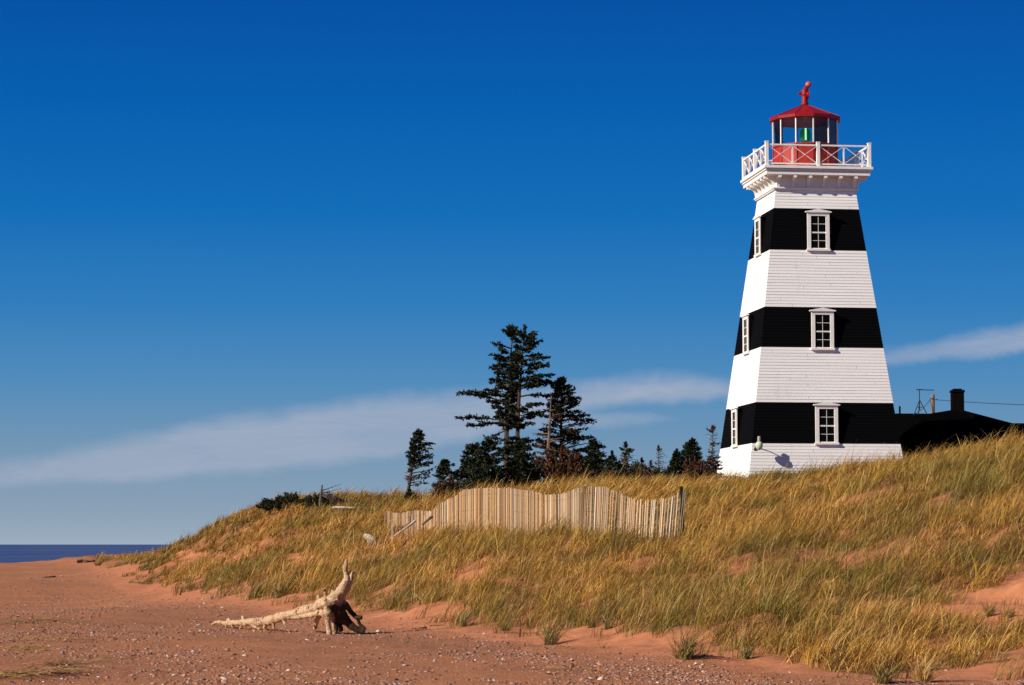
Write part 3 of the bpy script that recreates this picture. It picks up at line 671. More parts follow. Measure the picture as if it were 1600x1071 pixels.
while s < acc[-1]:
    p = fence_pt(s); q = fence_pt(min(s + .05, acc[-1])); tg = (q - p); tg.z = 0
    if tg.length < 1e-5: break
    tg.normalize(); nn = Vector((tg.y, -tg.x, 0)); wd = random.uniform(.022, .034); lean = random.gauss(0, .012) + .10 * max(0, (s / acc[-1] - .8) / .2)
    pxx = project(p.x, p.y, p.z)[0]; grey = max(0, min(1, (pxx - 820) / 240))
    topz = p.z + random.gauss(0, .012) - (random.random() < .04) * random.uniform(.03, .15); botz = p.z - 1.52; th = .012; off = nn * random.gauss(0, .008)
    if random.random() > .015:
        c = np.array(random.choice(pal)) * random.choice((.26, .60, .82, .98, 1.16)); c = c * (1 - .45 * grey) + np.array((.58, .50, .38)) * random.choice((.5, .8, 1.05, 1.2)) * .45 * grey
        k = len(fv); sh_ = tg * lean * 1.3
        for z, o_ in ((botz, Vector()), (topz, sh_)):
            for (i, j) in ((-1, -1), (1, -1), (1, 1), (-1, 1)):
                fv.append(Vector((p.x, p.y, z)) + o_ + off + tg * (wd / 2 * i) + nn * (-th / 2 * j) - o0); fc.append(c)
        ff += [(k, k + 1, k + 5, k + 4), (k + 1, k + 2, k + 6, k + 5), (k + 2, k + 3, k + 7, k + 6), (k + 3, k, k + 4, k + 7), (k + 4, k + 5, k + 6, k + 7)]
    for wi_, hgt in enumerate((.16, .6, 1.04)): wires[wi_].append(Vector((p.x, p.y, p.z - hgt)) + nn * .009 + Vector((0, 0, random.gauss(0, .004))) - o0)
    s += wd + random.choice((.003, .006, .012, .02, .034)) * (.6 + .6 * grey)
fa = np.array([i for f in ff for i in f]); np_mesh('slat_panel', np.array([tuple(v) for v in fv]), fa, np.arange(len(ff)) * 4, M['slat'], np.array(fc), fe)
for wl_ in wires:
    mwr = MB(); mwr.tube(wl_[::2], .0018, 4); mwr.build('binding_wire', M['iron'], fe)
for sx in (acc[-1] + .03, acc[-1] * .86, acc[-1] * .66, acc[-1] * .47, acc[-1] * .22, .12):
    p = fence_pt(sx); mp_ = MB(); b = p - o0 + Vector((.02, .05, 0)); end = sx > acc[-1]
    mp_.tube([b + Vector((.06 if end else 0, 0, -1.6)), b + Vector((0, 0, .06 if end else -.04))], .045 if end else .035, 8, jit=.06); mp_.build('post', M['stakedark'] if end else M['pole'], fe)

# ------------------------------------------------------------------ conifers
class Tree:
    def __init__(s): s.V = []; s.F = []; s.C = []; s.wood = MB()
    def sprig(s, p, d, L, wd, c):
        d = d.normalized(); a = d.cross(Vector((random.gauss(0, 1), random.gauss(0, 1), random.gauss(0, 1))))
        if a.length < 1e-3: return
        a.normalize(); k = len(s.V)
        s.V += [p - a * wd * .5, p + a * wd * .5, p + d * L * .6 + a * wd * .45, p + d * L, p + d * L * .55 - a * wd * .5]; s.C += [c] * 5; s.F.append((k, k + 1, k + 2, k + 3, k + 4))
    def bough(s, p0, d, L, r, cols, dens=1.0, rise=.1, droop=.15, leaf0=.22, sl=.2, bare=False, up_tip=.0):
        """one limb with side twigs and needle sprays"""
        n = max(4, int(L / .16)); pts = []; p = Vector(p0); dd = d.normalized()
        for i in range(n + 1):
            t = i / n; pts.append(p.copy())
            dz = rise - droop * t + up_tip * t * t
            st = Vector((dd.x, dd.y, dd.z + dz)) + Vector((random.gauss(0, .10), random.gauss(0, .10), random.gauss(0, .08)))
            p = p + st.normalized() * (L / n)
        s.wood.tube(pts, [max(.006, r * (1 - i / n) ** .8) for i in range(n + 1)], 5)
        if bare:
            for i in range(1, n + 1):
                if random.random() < .75:
                    sd_ = Vector((-dd.y, dd.x, random.uniform(-.5, .6))) * random.choice((-1, 1)) + dd * .7
                    l2 = L * .28 * (1 - .5 * i / n) * random.uniform(.5, 1.1); q = pts[i] + sd_.normalized() * l2 * .5; s.wood.tube([pts[i], q + Vector((0, 0, random.gauss(0, .03))), pts[i] + sd_.normalized() * l2 + Vector((0, 0, random.gauss(-.03, .05)))], [.010, .008, .005], 4)
        if dens <= 0: return
        for i in range(1, n + 1):
            t = i / n
            if t < leaf0: continue
            for _ in range(2):
                sd_ = Vector((-dd.y, dd.x, 0)) * random.choice((-1, 1)); tw = (min(.17, .32 * L) + .20 * L * (1 - t) ** .7) * random.uniform(.45, 1.15)
                td = (sd_ * random.uniform(.4, 1) + dd * .8 + Vector((0, 0, random.uniform(-.25, .3)))).normalized()
                m = max(1, int(tw / .065))
                for j in range(m):
                    q = pts[i] + td * (tw * (j + 1) / m)
                    for _k in range(max(1, int(round(4.5 * dens + random.uniform(-.5, .5))))):
                        v = td * .8 + Vector((random.gauss(0, .5), random.gauss(0, .5), random.gauss(.05, .40)))
                        s.sprig(q + Vector((random.gauss(0, .025), random.gauss(0, .025), random.gauss(0, .03))), v, sl * .68 * random.uniform(.5, 1.3), sl * .30, [x * random.uniform(.75, 1.25) for x in random.choice(cols)])
            for _k in range(int(5 * dens)):
                v = dd * .6 + Vector((random.gauss(0, .6), random.gauss(0, .6), random.gauss(.2, .5)))
                s.sprig(pts[i], v, sl * .7 * random.uniform(.6, 1.3), sl * .35, [x * random.uniform(.75, 1.25) for x in random.choice(cols)])
    def finish(s, name, loc, wood_mat, label, cat='tree', group=None):
        r = empty(name, loc); tag(r, label, cat, group)
        if s.wood.v: s.wood.build('trunk', wood_mat, r)
        if s.V:
            lens = np.array([len(f) for f in s.F]); st = np.r_[0, np.cumsum(lens)[:-1]]
            np_mesh('crown', np.array([tuple(v) for v in s.V]), np.array([i for f in s.F for i in f]), st, M['foliage'], np.array(s.C), r)
        return r
GREEN = [(.022, .030, .011), (.016, .023, .009), (.032, .037, .014), (.013, .018, .008)]
OLIVE = [(.046, .048, .020), (.034, .038, .016), (.030, .026, .014)]
BROWN = [(.105, .040, .014), (.07, .027, .011), (.14, .058, .022), (.045, .02, .010)]
def trunk_line(T, H, r, lean=0.0, bend=0.0, n=14, top=1.0):
    pts = [Vector((lean * H * (i / n) + bend * math.sin(i / n * math.pi), random.gauss(0, .02), H * i / n * top)) for i in range(n + 1)]
    T.wood.tube(pts, [max(.012, r * (1 - .93 * (i / n))) for i in range(n + 1)], 8, jit=.05)
    return lambda t: Vector((np.interp(t, [i / n for i in range(n + 1)], [p.x for p in pts]), 0, H * t * top))
def spruce(px, pbase, ptop, Y, prof, nb, label, name='spruce_tree', cols=GREEN, lean=0., dens=1., sl=.2, r=.12, dead=(), wood='bark', rise=.25, droop=.3, group='wind-beaten spruces behind the dune', gap=0.0, bend=0.0, extra=()):
    """prof: list of (t along the height, reach to the left px, reach to the right px)"""
    b = at(px, pbase, Y); k = Y / F; H = (pbase - ptop) * k; zb = hz(b.x, Y) - .15; T = Tree(); H += max(0, b.z - zb)
    off = max(0, b.z - zb) / H
    tl = trunk_line(T, H, r, lean, bend)
    fw = 1.25 if px > 950 else 1.0; dens *= 1.15 if px > 950 else 1.0
    ts = [p[0] for p in prof]; ls = [p[1] * k * fw for p in prof]; rs = [p[2] * k * fw for p in prof]
    for i in range(nb):
        t = ts[0] + (ts[-1] - ts[0]) * ((i + random.uniform(-.4, .4)) / nb); t = min(max(t, ts[0]), .995)
        if gap and vnoise(t * 9.0, px * 1.37, 4) < gap: continue
        th = i * 2.399 + random.uniform(-.5, .5); cx = math.cos(th)
        L, Rr = np.interp(t, ts, ls), np.interp(t, ts, rs); reach = (Rr if cx > 0 else L) * abs(cx) + (1 - abs(cx)) * (L + Rr) / 2 * .9
        reach *= random.uniform(.72, 1.08)
        if reach < .08: continue
        isdead = any(a <= t <= c_ and random.random() < pr for a, c_, pr in dead)
        tt = off + (1 - off) * t
        T.bough(tl(tt), Vector((cx, math.sin(th), random.uniform(-.05, .15) + (.8 * max(0, t - .8) / .2))), reach, .018 + .012 * reach, BROWN if (isdead and random.random() < .72) else cols, 0 if isdead and random.random() < (.25 if px == 877 else .6) else dens * (.45 if isdead else 1), rise=rise, droop=droop, bare=isdead, sl=sl)
    for (t, dx, dz, dn, colr) in extra:      # single long limbs that shape the outline
        d = Vector((dx, random.uniform(-.25, .25) * abs(dx), dz)); T.bough(tl(off + (1 - off) * t), d, d.length * k if False else math.hypot(dx, dz) * k, .05, colr, dn, rise=.06, droop=.16, sl=sl, leaf0=.3, bare=dn == 0)
    for _ in range(70):                     # leader
        if dens > 0:
            z = random.uniform(.92, 1.0); p = tl(z); T.sprig(p, Vector((random.gauss(0, .4), random.gauss(0, .4), .8)), sl, sl * .3, random.choice(cols))
    return T.finish(name, (b.x, Y, zb), M[wood], label, 'tree', group)

spruce(791, 762, 512, 118, [(.22, 20, 18), (.34, 22, 12), (.44, 20, 14), (.50, 34, 16), (.56, 42, 14), (.62, 36, 16), (.70, 24, 14), (.80, 24, 16), (.88, 28, 12), (.94, 17, 9), (1., 3, 3)], 96,
       'taller left stem of the pair of big dark spruces, with long bare-tipped limbs reaching left', r=.19, gap=.35, lean=.036, bend=-.12, dens=1.3, sl=.2,
       extra=((.42, -76, 4, .8, GREEN), (.40, -60, -2, .8, GREEN), (.53, -74, 14, .9, GREEN), (.56, -58, 10, .9, GREEN), (.30, -36, -10, 0, GREEN), (.36, -30, -16, .5, GREEN), (.30, -30, 2, .9, GREEN), (.27, 24, 2, .9, GREEN), (.72, -28, 8, 1, GREEN), (.8, -30, 6, 1, GREEN), (.87, -26, 8, 1, GREEN)))
spruce(808, 764, 511, 116.5, [(.20, 14, 26), (.34, 14, 28), (.44, 14, 32), (.5, 16, 40), (.58, 14, 48), (.64, 14, 46), (.72, 14, 44), (.80, 14, 36), (.88, 14, 26), (.95, 12, 14), (1., 2, 3)], 92,
       'right stem of the pair of big dark spruces, with tiered limbs reaching right', r=.17, gap=.38, lean=.043, bend=-.14, dens=1.3, sl=.2,
       extra=((.57, 58, 0, .9, GREEN), (.63, 52, 6, .9, GREEN), (.68, 52, -4, .9, GREEN), (.48, 46, -8, .8, GREEN)))
spruce(877, 762, 593, 119, [(.12, 46, 60), (.25, 50, 74), (.36, 44, 68), (.46, 36, 54), (.55, 26, 46), (.62, 20, 48), (.70, 20, 32), (.80, 18, 28), (.90, 13, 14), (1, 2, 3)], 100,
       'broad spruce with pointed top and rusty dead lower branches right of the tall pair', r=.15, gap=.10, dead=((.1, .62, .7),), dens=1.0, sl=.2, extra=((.62, 50, -2, .9, GREEN), (.22, 72, 6, .7, GREEN), (.12, 76, 8, .0, GREEN)))
T = Tree(); b = at(848, 764, 114); zb = hz(b.x, 114) - .1; k = 114 / F; Hs = (764 - 619) * k + max(0, b.z - zb)
tl = trunk_line(T, Hs, .17, .075, .05); 
T.wood.tube([tl(.97), tl(.97) + Vector((.03, 0, .16))], [.05, .012], 6)
for t in np.linspace(.25, .9, 26):
    th = random.uniform(0, 6.28); T.bough(tl(t), Vector((math.cos(th), math.sin(th), random.uniform(-.1, .3))), random.uniform(.3, 1.3), .022, BROWN, .35 if t < .5 else 0, bare=True, sl=.16)
T.finish('dead_tree', (b.x, 114, zb), M['deadbark'], 'tan broken-topped dead trunk standing between the tall spruces and the broad one', 'dead tree')
spruce(634, 795, 678, 101, [(.26, 2, 26), (.40, 2, 32), (.5, 3, 30), (.58, 5, 27), (.68, 8, 28), (.74, 8, 25), (.82, 9, 18), (.90, 6, 11), (.96, 3, 6), (1., 1, 2)], 58,
       'lone wind-swept spruce leaning right, bare on its lower trunk, left of the grove', r=.085, lean=.165, dead=((.2, .52, .95),), dens=1.0, sl=.16, gap=.10, rise=.3, droop=.2)
spruce(693, 796, 724, 104, [(.1, 20, 18), (.3, 20, 22), (.5, 16, 26), (.7, 12, 26), (.85, 8, 16), (1, 2, 3)], 40, 'squat dark spruce behind the left rise of the fence, with rusty twigs to its right', r=.07, dens=1.1, sl=.17, dead=((.1, .7, .35),))
spruce(812, 775, 694, 110, [(.05, 26, 24), (.3, 26, 24), (.55, 22, 20), (.8, 12, 12), (1, 2, 3)], 46, 'dark young spruce growing in front of the bases of the tall pair', r=.07, dens=1.1, sl=.18, gap=.12)
spruce(738, 790, 700, 112, [(.1, 20, 26), (.3, 24, 30), (.5, 26, 30), (.7, 20, 26), (.88, 12, 16), (1, 6, 8)], 54, 'rounded low spruce at the left foot of the tall pair', r=.08, dens=1.2, sl=.19, gap=.15)
spruce(762, 790, 692, 110, [(.1, 26, 26), (.35, 26, 26), (.6, 24, 30), (.8, 16, 26), (1, 4, 8)], 54, 'bushy dark spruce pressed against the left trunk of the tall pair', r=.08, dens=1.2, sl=.19, gap=.12)
spruce(640, 797, 768, 98, [(.1, 10, 14), (.5, 8, 12), (1, 2, 3)], 16, 'knee-high spruce seedling at the foot of the lone wind-swept spruce', r=.03, dens=1.0, sl=.13)
spruce(927, 772, 690, 112, [(.1, 24, 24), (.35, 22, 24), (.6, 16, 20), (.85, 8, 12), (1, 3, 4)], 40, 'dark spruce crowding the right side of the rusty broad spruce', r=.07, dens=1.1, sl=.18, gap=.12)
spruce(956, 768, 707, 110, [(.1, 16, 16), (.4, 12, 13), (.7, 6, 7), (1, 1, 1)], 52, 'small pointed spruce, first in the low row right of the grove', r=.05, dens=1.0, sl=.14)
spruce(978, 768, 694, 111, [(.1, 16, 22), (.35, 14, 21), (.55, 10, 18), (.7, 10, 14), (.85, 8, 8), (1, 3, 5)], 60, 'spruce with a bare grey top and thick lower boughs, second in the low row', r=.06, dens=1.0, sl=.15, dead=((.55, 1., .95), (.1, .55, .25)), wood='greybark')
for px, top, lab in ((1003, 718, 'thin bare dead sapling between the grey-topped spruce and the rusty snag'), (1017, 722, 'short twiggy dead sapling just left of the rusty snag')):
    spruce(px, 768, top, 111, [(.1, 7, 8), (.5, 5, 6), (.8, 5, 4), (1, 1, 1)], 24, lab, 'dead_sapling', BROWN, dens=.4, sl=.12, r=.035, dead=((0, 1, .9),), wood='greybark')
spruce(1029, 768, 699, 111, [(.1, 9, 12), (.4, 8, 9), (.6, 5, 12), (.9, 3, 9), (1, 1, 1)], 46, 'slender rusty dead spruce with a bare spike top in the low row', 'dead_spruce', BROWN, dens=.7, sl=.13, r=.05, dead=((.45, 1, 1.),), wood='greybark')
spruce(1058, 768, 705, 110, [(.1, 20, 20), (.35, 16, 17), (.6, 10, 11), (.85, 4, 5), (1, 1, 1)], 64, 'neat cone-shaped dark spruce in the low row left of the lighthouse', r=.06, dens=1.15, sl=.15)
spruce(1073, 762, 694, 112, [(.1, 10, 14), (.5, 6, 9), (.8, 5, 5), (1, 1, 1)], 48, 'narrow spruce just left of the tallest spruce in the low row', r=.05, dens=1.0, sl=.14)
spruce(1082, 762, 687, 110.5, [(.1, 14, 20), (.35, 12, 16), (.6, 8, 10), (.85, 5, 6), (1, 1, 1)], 64, 'tallest green spruce in the low row left of the lighthouse', r=.06, dens=1.1, sl=.15)
spruce(1114, 765, 668, 113, [(.1, 12, 14), (.3, 10, 12), (.45, 6, 10), (.7, 5, 10), (.9, 8, 8), (1, 1, 1)], 60, 'gaunt rusty dead spruce with a bare top beside the lighthouse wall', 'dead_spruce', BROWN, dens=.8, sl=.14, r=.06, dead=((.5, 1, 1.),), wood='greybark')

def bush(px, py, wpx, hpx, Y, cols, n, label, name='dead_bush', cat='bush', sl=.16, bare=.3, wood='deadbark', lean=0.0, group=None, dens=.9):
    b = at(px, py, Y); k = Y / F; zb = hz(b.x, Y) - .1; lift = max(0, b.z - zb); T = Tree()
    for i in range(n):
        th = random.uniform(0, 6.283); u = random.uniform(0, 1) ** .6
        tgt = Vector((math.cos(th) * wpx / 2 * k * u + lean * hpx * k, math.sin(th) * wpx / 2 * k * u * .8, lift + hpx * k * random.uniform(.55, 1.) * math.sqrt(max(.05, 1 - u * u))))
        s0 = Vector((tgt.x * .35, tgt.y * .35, 0)); d = tgt - s0
        T.bough(s0, d, d.length, .022, cols, 0 if random.random() < bare else dens, rise=0, droop=.0, leaf0=.3, sl=sl, bare=random.random() < .5)
    return T.finish(name, (b.x, Y, zb), M[wood], label, cat, group)
bush(880, 764, 92, 66, 112.5, BROWN, 90, 'rust-brown thicket of dead branches under the broad spruce', 'dead_thicket', 'thicket')
bush(820, 770, 70, 60, 112, BROWN + OLIVE, 60, 'mixed brown and olive thicket at the feet of the tall pair of spruces', 'dead_thicket', 'thicket')
bush(762, 770, 76, 40, 109, GREEN, 60, 'dark green low thicket between the fence top and the tall spruces', 'thicket', 'thicket', bare=.05, dens=1.1)
bush(700, 794, 56, 42, 97, BROWN + OLIVE, 50, 'rounded rust-brown bush just behind the left rise of the fence', 'dead_bush', 'bush')
bush(905, 765, 110, 50, 114.5, BROWN + OLIVE, 80, 'long brown thicket running from the broad spruce towards the low row', 'dead_thicket', 'thicket')
bush(1000, 764, 116, 38, 109, BROWN + OLIVE + GREEN, 110, 'ankle-high brown brush below the low row of spruces', 'brush', 'bush', bare=.4)
bush(1090, 762, 66, 44, 109.5, BROWN, 80, 'rusty brush between the tallest small spruce and the lighthouse', 'brush', 'bush', bare=.4)
bush(447, 800, 96, 24, 104, GREEN, 110, 'flattened wind-shorn dark green shrub, left half of the clump on the left dune crest', 'windswept_shrub', 'shrub', sl=.15, bare=.22, wood='bark', lean=.1, dens=1.2)
bush(492, 800, 74, 22, 102, GREEN, 90, 'flattened wind-shorn dark green shrub under the leaning dead trunk on the left dune crest', 'windswept_shrub', 'shrub', sl=.15, bare=.22, wood='bark', lean=.6, dens=1.2)
T = Tree(); b = at(500, 790, 101); k = 101 / F; zb = hz(b.x, 101) - .1; L = max(0, b.z - zb)
T.wood.tube([(0, 0, 0), (.02, 0, L + .3), (.08, 0, L + 32 * k)], [.07, .06, .03], 7, jit=.1)
for z, dx, dz in ((.55, 38, -9), (.6, 34, -14), (.62, 30, 6), (.72, 28, 9), (.5, 30, -16), (.66, 24, -4)):
    T.bough(Vector((.06, 0, L + 32 * k * z)), Vector((dx, random.uniform(-6, 6), dz)), math.hypot(dx, dz) * k, .028, GREEN, 0, rise=.03, droop=.05, bare=True)
T.finish('dead_tree', (b.x, 101, zb), M['greybark'], 'stubby dead tree with bare limbs streaming right from the shrubs on the left dune crest', 'dead tree')
lp, lq = at(520, 793, 99), at(592, 794.5, 98); m2 = MB(); n = 14
m2.tube([lp.lerp(lq, i / n) + Vector((0, 0, random.gauss(0, .01))) for i in range(n + 1)], [.045 - .015 * i / n for i in range(n + 1)], 9, jit=.08)
tag(m2.build('driftwood_log', M['bleached']), 'long pale log lying level along the left dune crest', 'log')
for px, py, top, lab in ((589, 800, 784, 'forked short dead stub at the right end of the long pale log'), (605, 800, 779, 'thin bare stick, left of the two upright ones near the lone spruce'), (614, 800, 774, 'thin bare stick, taller right one of the two near the lone spruce')):
    b = at(px, py, 97); t_ = at(px, top, 97); m2 = MB(); m2.tube([b - Vector((0, 0, .3)), (b + t_) / 2 + Vector((.01, 0, 0)), t_], [.02, .016, .01], 5)
    if px == 589: m2.tube([(b + t_) / 2, t_ + Vector((.14, 0, .04))], [.03, .014], 5); m2.tube([(b + t_) / 2 - Vector((0, 0, .1)), t_ + Vector((-.10, 0, -.1))], [.03, .012], 5)
    tag(m2.build('dead_stick', M['greybark']), lab, 'stick')

# ------------------------------------------------------------------ driftwood
def rough_wood(name, limbs, mat, loc, label, cat, voxel=.018, disp=.02, dscale=.12):
    m = MB()
    for pts, rad in limbs:
        P = [Vector(p) for p in pts]; k = len(P)
        if k > 2:   # resample smoothly
            NP, NR = [], []
            for i in range(k - 1):
                p0, p1, p2, p3 = P[max(i - 1, 0)], P[i], P[i + 1], P[min(i + 2, k - 1)]
                for j in range(4):
                    t = j / 4; NP.append(.5 * ((2 * p1) + (p2 - p0) * t + (2 * p0 - 5 * p1 + 4 * p2 - p3) * t * t + (-p0 + 3 * p1 - 3 * p2 + p3) * t ** 3)); NR.append((rad[i] * (1 - t) + rad[i + 1] * t) * random.uniform(.93, 1.07))
            NP.append(P[-1]); NR.append(rad[-1]); P, rad = NP, NR
        m.tube([p - Vector(loc) for p in P], rad, 10, jit=.07)
    o = m.build(name, mat, smooth=True); o.location = loc; tag(o, label, cat)
    r = o.modifiers.new('remesh', 'REMESH'); r.mode = 'VOXEL'; r.voxel_size = voxel; r.use_smooth_shade = True
    tx = bpy.data.textures.new(name + '_grain', 'CLOUDS'); tx.noise_scale = dscale; tx.noise_depth = 4
    d = o.modifiers.new('displace', 'DISPLACE'); d.texture = tx; d.strength = disp; d.mid_level = .5; d.texture_coords = 'LOCAL'
    return o
gA = ground_hit(512, 992); gB = ground_hit(332, 979); Yr = gA.y + .1; kz = Yr / F / 4.848
def D(zx, zy, dy=0.0):
    px, py = 310 + zx / 4.848, 850 + zy / 4.848
    t = min(1, max(0, (zx - 100) / 850)); Y = gB.y * (1 - t) + Yr * t + dy
    return at(px, py, Y)
def limb(pts):  # (zx, zy, radius px [, depth])
    return [D(p[0], p[1], p[3] if len(p) > 3 else 0) for p in pts], [p[2] * kz * (.94 if len(p) > 3 else .82) for p in pts]
limbs = [limb([(100, 615, 12), (140, 592, 16), (200, 600, 22), (260, 598, 30), (330, 598, 32), (400, 592, 36), (470, 590, 42), (540, 578, 46), (620, 555, 46), (700, 535, 44), (780, 515, 36), (860, 492, 34), (940, 465, 38), (1010, 430, 48), (1060, 410, 50)]),
         limb([(650, 560, 26), (760, 552, 24), (850, 540, 24), (920, 525, 28), (965, 530, 34), (1000, 500, 40)]),
         limb([(740, 505, 20), (830, 475, 24), (920, 445, 26), (990, 415, 30), (1040, 395, 36)]),
         limb([(1040, 405, 46), (1075, 365, 46), (1100, 320, 42), (1120, 280, 36), (1122, 245, 25), (1112, 200, 22), (1116, 160, 20), (1126, 112, 11)]),
         limb([(1070, 410, 36, .1), (1115, 355, 28, .15), (1150, 290, 20, .15), (1160, 240, 18, .15), (1178, 212, 14, .12)]),
         limb([(1000, 455, 48), (968, 510, 34), (978, 570, 28), (985, 630, 26), (992, 700, 30)]),
         limb([(1010, 470, 44, .15), (1030, 560, 30, .2), (1038, 620, 24, .2), (1032, 690, 24, .2)]),
         limb([(1030, 430, 66, .1), (1050, 490, 70, .15), (1085, 550, 50, .2), (1130, 595, 38, .2), (1180, 640, 28, .15), (1260, 668, 16, .1)]),
         limb([(1070, 430, 36, .15), (1125, 475, 24, .2), (1170, 530, 20, .2), (1200, 558, 22, .15), (1240, 556, 16, .1)]),
         limb([(1200, 558, 16, .15), (1225, 610, 16, .15), (1262, 650, 14, .1)]),
         limb([(1010, 440, 50, .25), (1020, 520, 50, .35), (1050, 600, 30, .4), (1090, 660, 18, .45)]),
         limb([(990, 430, 40, .3), (940, 490, 30, .45), (900, 580, 20, .6), (880, 650, 14, .65)]),
         limb([(1030, 470, 74, .2), (1055, 540, 52, .35), (1060, 610, 34, .4), (1075, 670, 22, .4)]),
         limb([(650, 575, 20), (656, 618, 11)]), limb([(515, 600, 22), (498, 655, 12)]), limb([(572, 590, 18), (572, 648, 11)]), limb([(345, 580, 18), (332, 545, 10)]), limb([(240, 590, 20), (222, 575, 18), (208, 636, 11)]), limb([(265, 585, 18), (262, 634, 12)]),
         limb([(345, 600, 20), (312, 642, 12)]), limb([(400, 605, 22), (465, 650, 13)]), limb([(965, 410, 20), (955, 340, 9)]), limb([(918, 445, 22), (906, 392, 12)]), limb([(1012, 395, 18), (1019, 348, 9)]), limb([(890, 460, 18), (925, 420, 14), (960, 415, 14)])]
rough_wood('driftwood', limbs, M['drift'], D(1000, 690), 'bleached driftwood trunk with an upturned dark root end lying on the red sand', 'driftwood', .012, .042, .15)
def lying(px0, py0, px1, py1, r0, r1, mat, name, label, cat, raise_=0.0, dY=0.0):
    a, b = ground_hit(px0, py0), ground_hit(px1, py1); Y = (a.y + b.y) / 2
    a = at(px0, py0, Y + dY); b = at(px1, py1, Y - dY); n = 5
    pts = [a.lerp(b, i / n) + Vector((random.gauss(0, .01), 0, random.gauss(0, r0 * .12))) for i in range(n + 1)]
    return rough_wood(name, [(pts, [r0 + (r1 - r0) * i / n for i in range(n + 1)])], mat, a, label, cat, .02, .03, .15)
_a, _b = at(570, 837, 76.3), at(595, 857, 75.6)
rough_wood('driftwood_log', [([_a, _a.lerp(_b, .33) + Vector((.02, 0, .02)), _a.lerp(_b, .66), _b], [.07, .12, .12, .10]), ([_a.lerp(_b, .2), _a.lerp(_b, .3) + Vector((-.02, -.05, -.2))], [.05, .03])], M['bleached'], _a, 'stubby pale grey log end sticking out of the dune grass left of the fence', 'log', .02, .03, .15)
m2 = MB(); a_, b_ = at(612, 842, 75.5), at(649, 814.5, 75.9); m2.tube([a_.lerp(b_, i / 6) + Vector((0, 0, random.gauss(0, .008))) for i in range(7)], [.04, .042, .04, .04, .038, .042, .045], 9, jit=.1)
tag(m2.build('leaning_pole', M['bleached']), 'bleached pole leaning up against the left end of the sand fence', 'pole')
m2 = MB(); a_, b_ = at(660, 820, 74), at(675, 807.5, 74.3); m2.tube([a_.lerp(b_, i / 4) for i in range(5)], [.03, .035, .035, .042, .046], 9, jit=.1)
tag(m2.build('leaning_pole', M['greybark']), 'shorter grey pole leaning on the fence, right of the bleached one', 'pole')
m2 = MB(); a_, b_ = at(613.5, 842, 76.2), at(612.5, 813, 76.2); m2.bar(a_, b_, .07, .03, (0, 1, 0)); m2.bar(a_ + Vector((.05, .05, 0)), b_ + Vector((.05, .05, -.2)), .04, .03, (0, 1, 0))
tag(m2.build('loose_slat', M['bleached']), 'pale loose board standing upright before the left end of the fence', 'board')
m2 = MB(); a_, b_ = at(622, 822, 76), at(640, 817, 76); m2.tube([a_, a_.lerp(b_, .5) + Vector((0, 0, -.08)), b_, b_ + Vector((.02, 0, .2))], [.05, .045, .04, .03], 7, jit=.1)
tag(m2.build('broken_branch', M['pole']), 'crooked brown branch hung on the fence behind the bleached pole', 'branch')
lying(644, 984, 668, 981, .022, .03, M['stick'], 'beach_stick', 'dark curved stick on the smooth sand right of the driftwood trunk', 'stick')
lying(672, 979, 702, 977, .02, .012, M['stick'], 'beach_stick', 'thin dark stick pointing right from the curved one', 'stick')
lying(68, 904, 87, 901, .05, .04, M['stick'], 'beach_stick', 'short black plank lying on the far left beach', 'stick')
m2 = MB(); g = at(134, 876, 160); q = [Vector((g.x - .55 + .22 * i, g.y + .05 * i, hz(g.x - .55 + .22 * i, g.y) + .08 + random.gauss(0, .015))) for i in range(6)]
m2.tube(q, [.13, .14, .12, .12, .10, .08], 9, jit=.1); tag(m2.build('driftwood_log', M['stick']), 'dark log on the beach crest before the sea', 'log')

# ------------------------------------------------------------------ pebbles, stones, wrack
def ico_like(n):
    """n irregular flattened stones as one vertex/face block: octahedron with a waist (unit size)"""
    ring = 6; base = [(0, 0, 1.)] + [(math.cos(2 * math.pi * j / ring), math.sin(2 * math.pi * j / ring), .25) for j in range(ring)] + [(math.cos(2 * math.pi * (j + .5) / ring) * .9, math.sin(2 * math.pi * (j + .5) / ring) * .9, -.5) for j in range(ring)]
    f = [(0, 1 + j, 1 + (j + 1) % ring) for j in range(ring)] + [(1 + j, 1 + ring + j, 1 + (j + 1) % ring) for j in range(ring)] + [(1 + ring + j, 1 + ring + (j + 1) % ring, 1 + (j + 1) % ring) for j in range(ring)]
    return np.array(base), np.array(f)
def scatter_stones(name, X, Y, size, cols, flat, mat):
    B, Fc = ico_like(0); n = len(X); nv = len(B)
    Z = height(X, Y)
    th = rng.uniform(0, 6.283, n); c, s = np.cos(th), np.sin(th)
    J = B[None] * (1 + rng.uniform(-.28, .28, (n, nv, 3)))
    sx = size * rng.uniform(.7, 1.3, n); sy = size * rng.uniform(.5, 1.0, n); sz = size * flat * rng.uniform(.6, 1.2, n)
    lx, ly, lz = J[..., 0] * sx[:, None], J[..., 1] * sy[:, None], J[..., 2] * sz[:, None]
    ti = rng.uniform(-.35, .35, n)[:, None]; lz = lz + lx * ti
    V = np.stack([X[:, None] + lx * c[:, None] - ly * s[:, None], Y[:, None] + lx * s[:, None] + ly * c[:, None], Z[:, None] + lz + sz[:, None] * .25], -1).reshape(-1, 3)
    Fa = (Fc[None] + (np.arange(n) * nv)[:, None, None]).reshape(-1, 3)
    return np_mesh(name, V, Fa.ravel(), np.arange(len(Fa)) * 3, mat, np.repeat(cols, nv, 0))
N = 230000
Yp = 25 * (130 / 25) ** rng.uniform(0, 1, N); Xp = rng.uniform(-.235, .235, N) * Yp
den = np.clip((foot_y(Xp) - Yp) / (1.2 + .05 * Yp) - .2, .02, 1) * np.clip(fbm(Xp * .6, Yp * .25, 44) * 2.4 - .7, .04, 1)
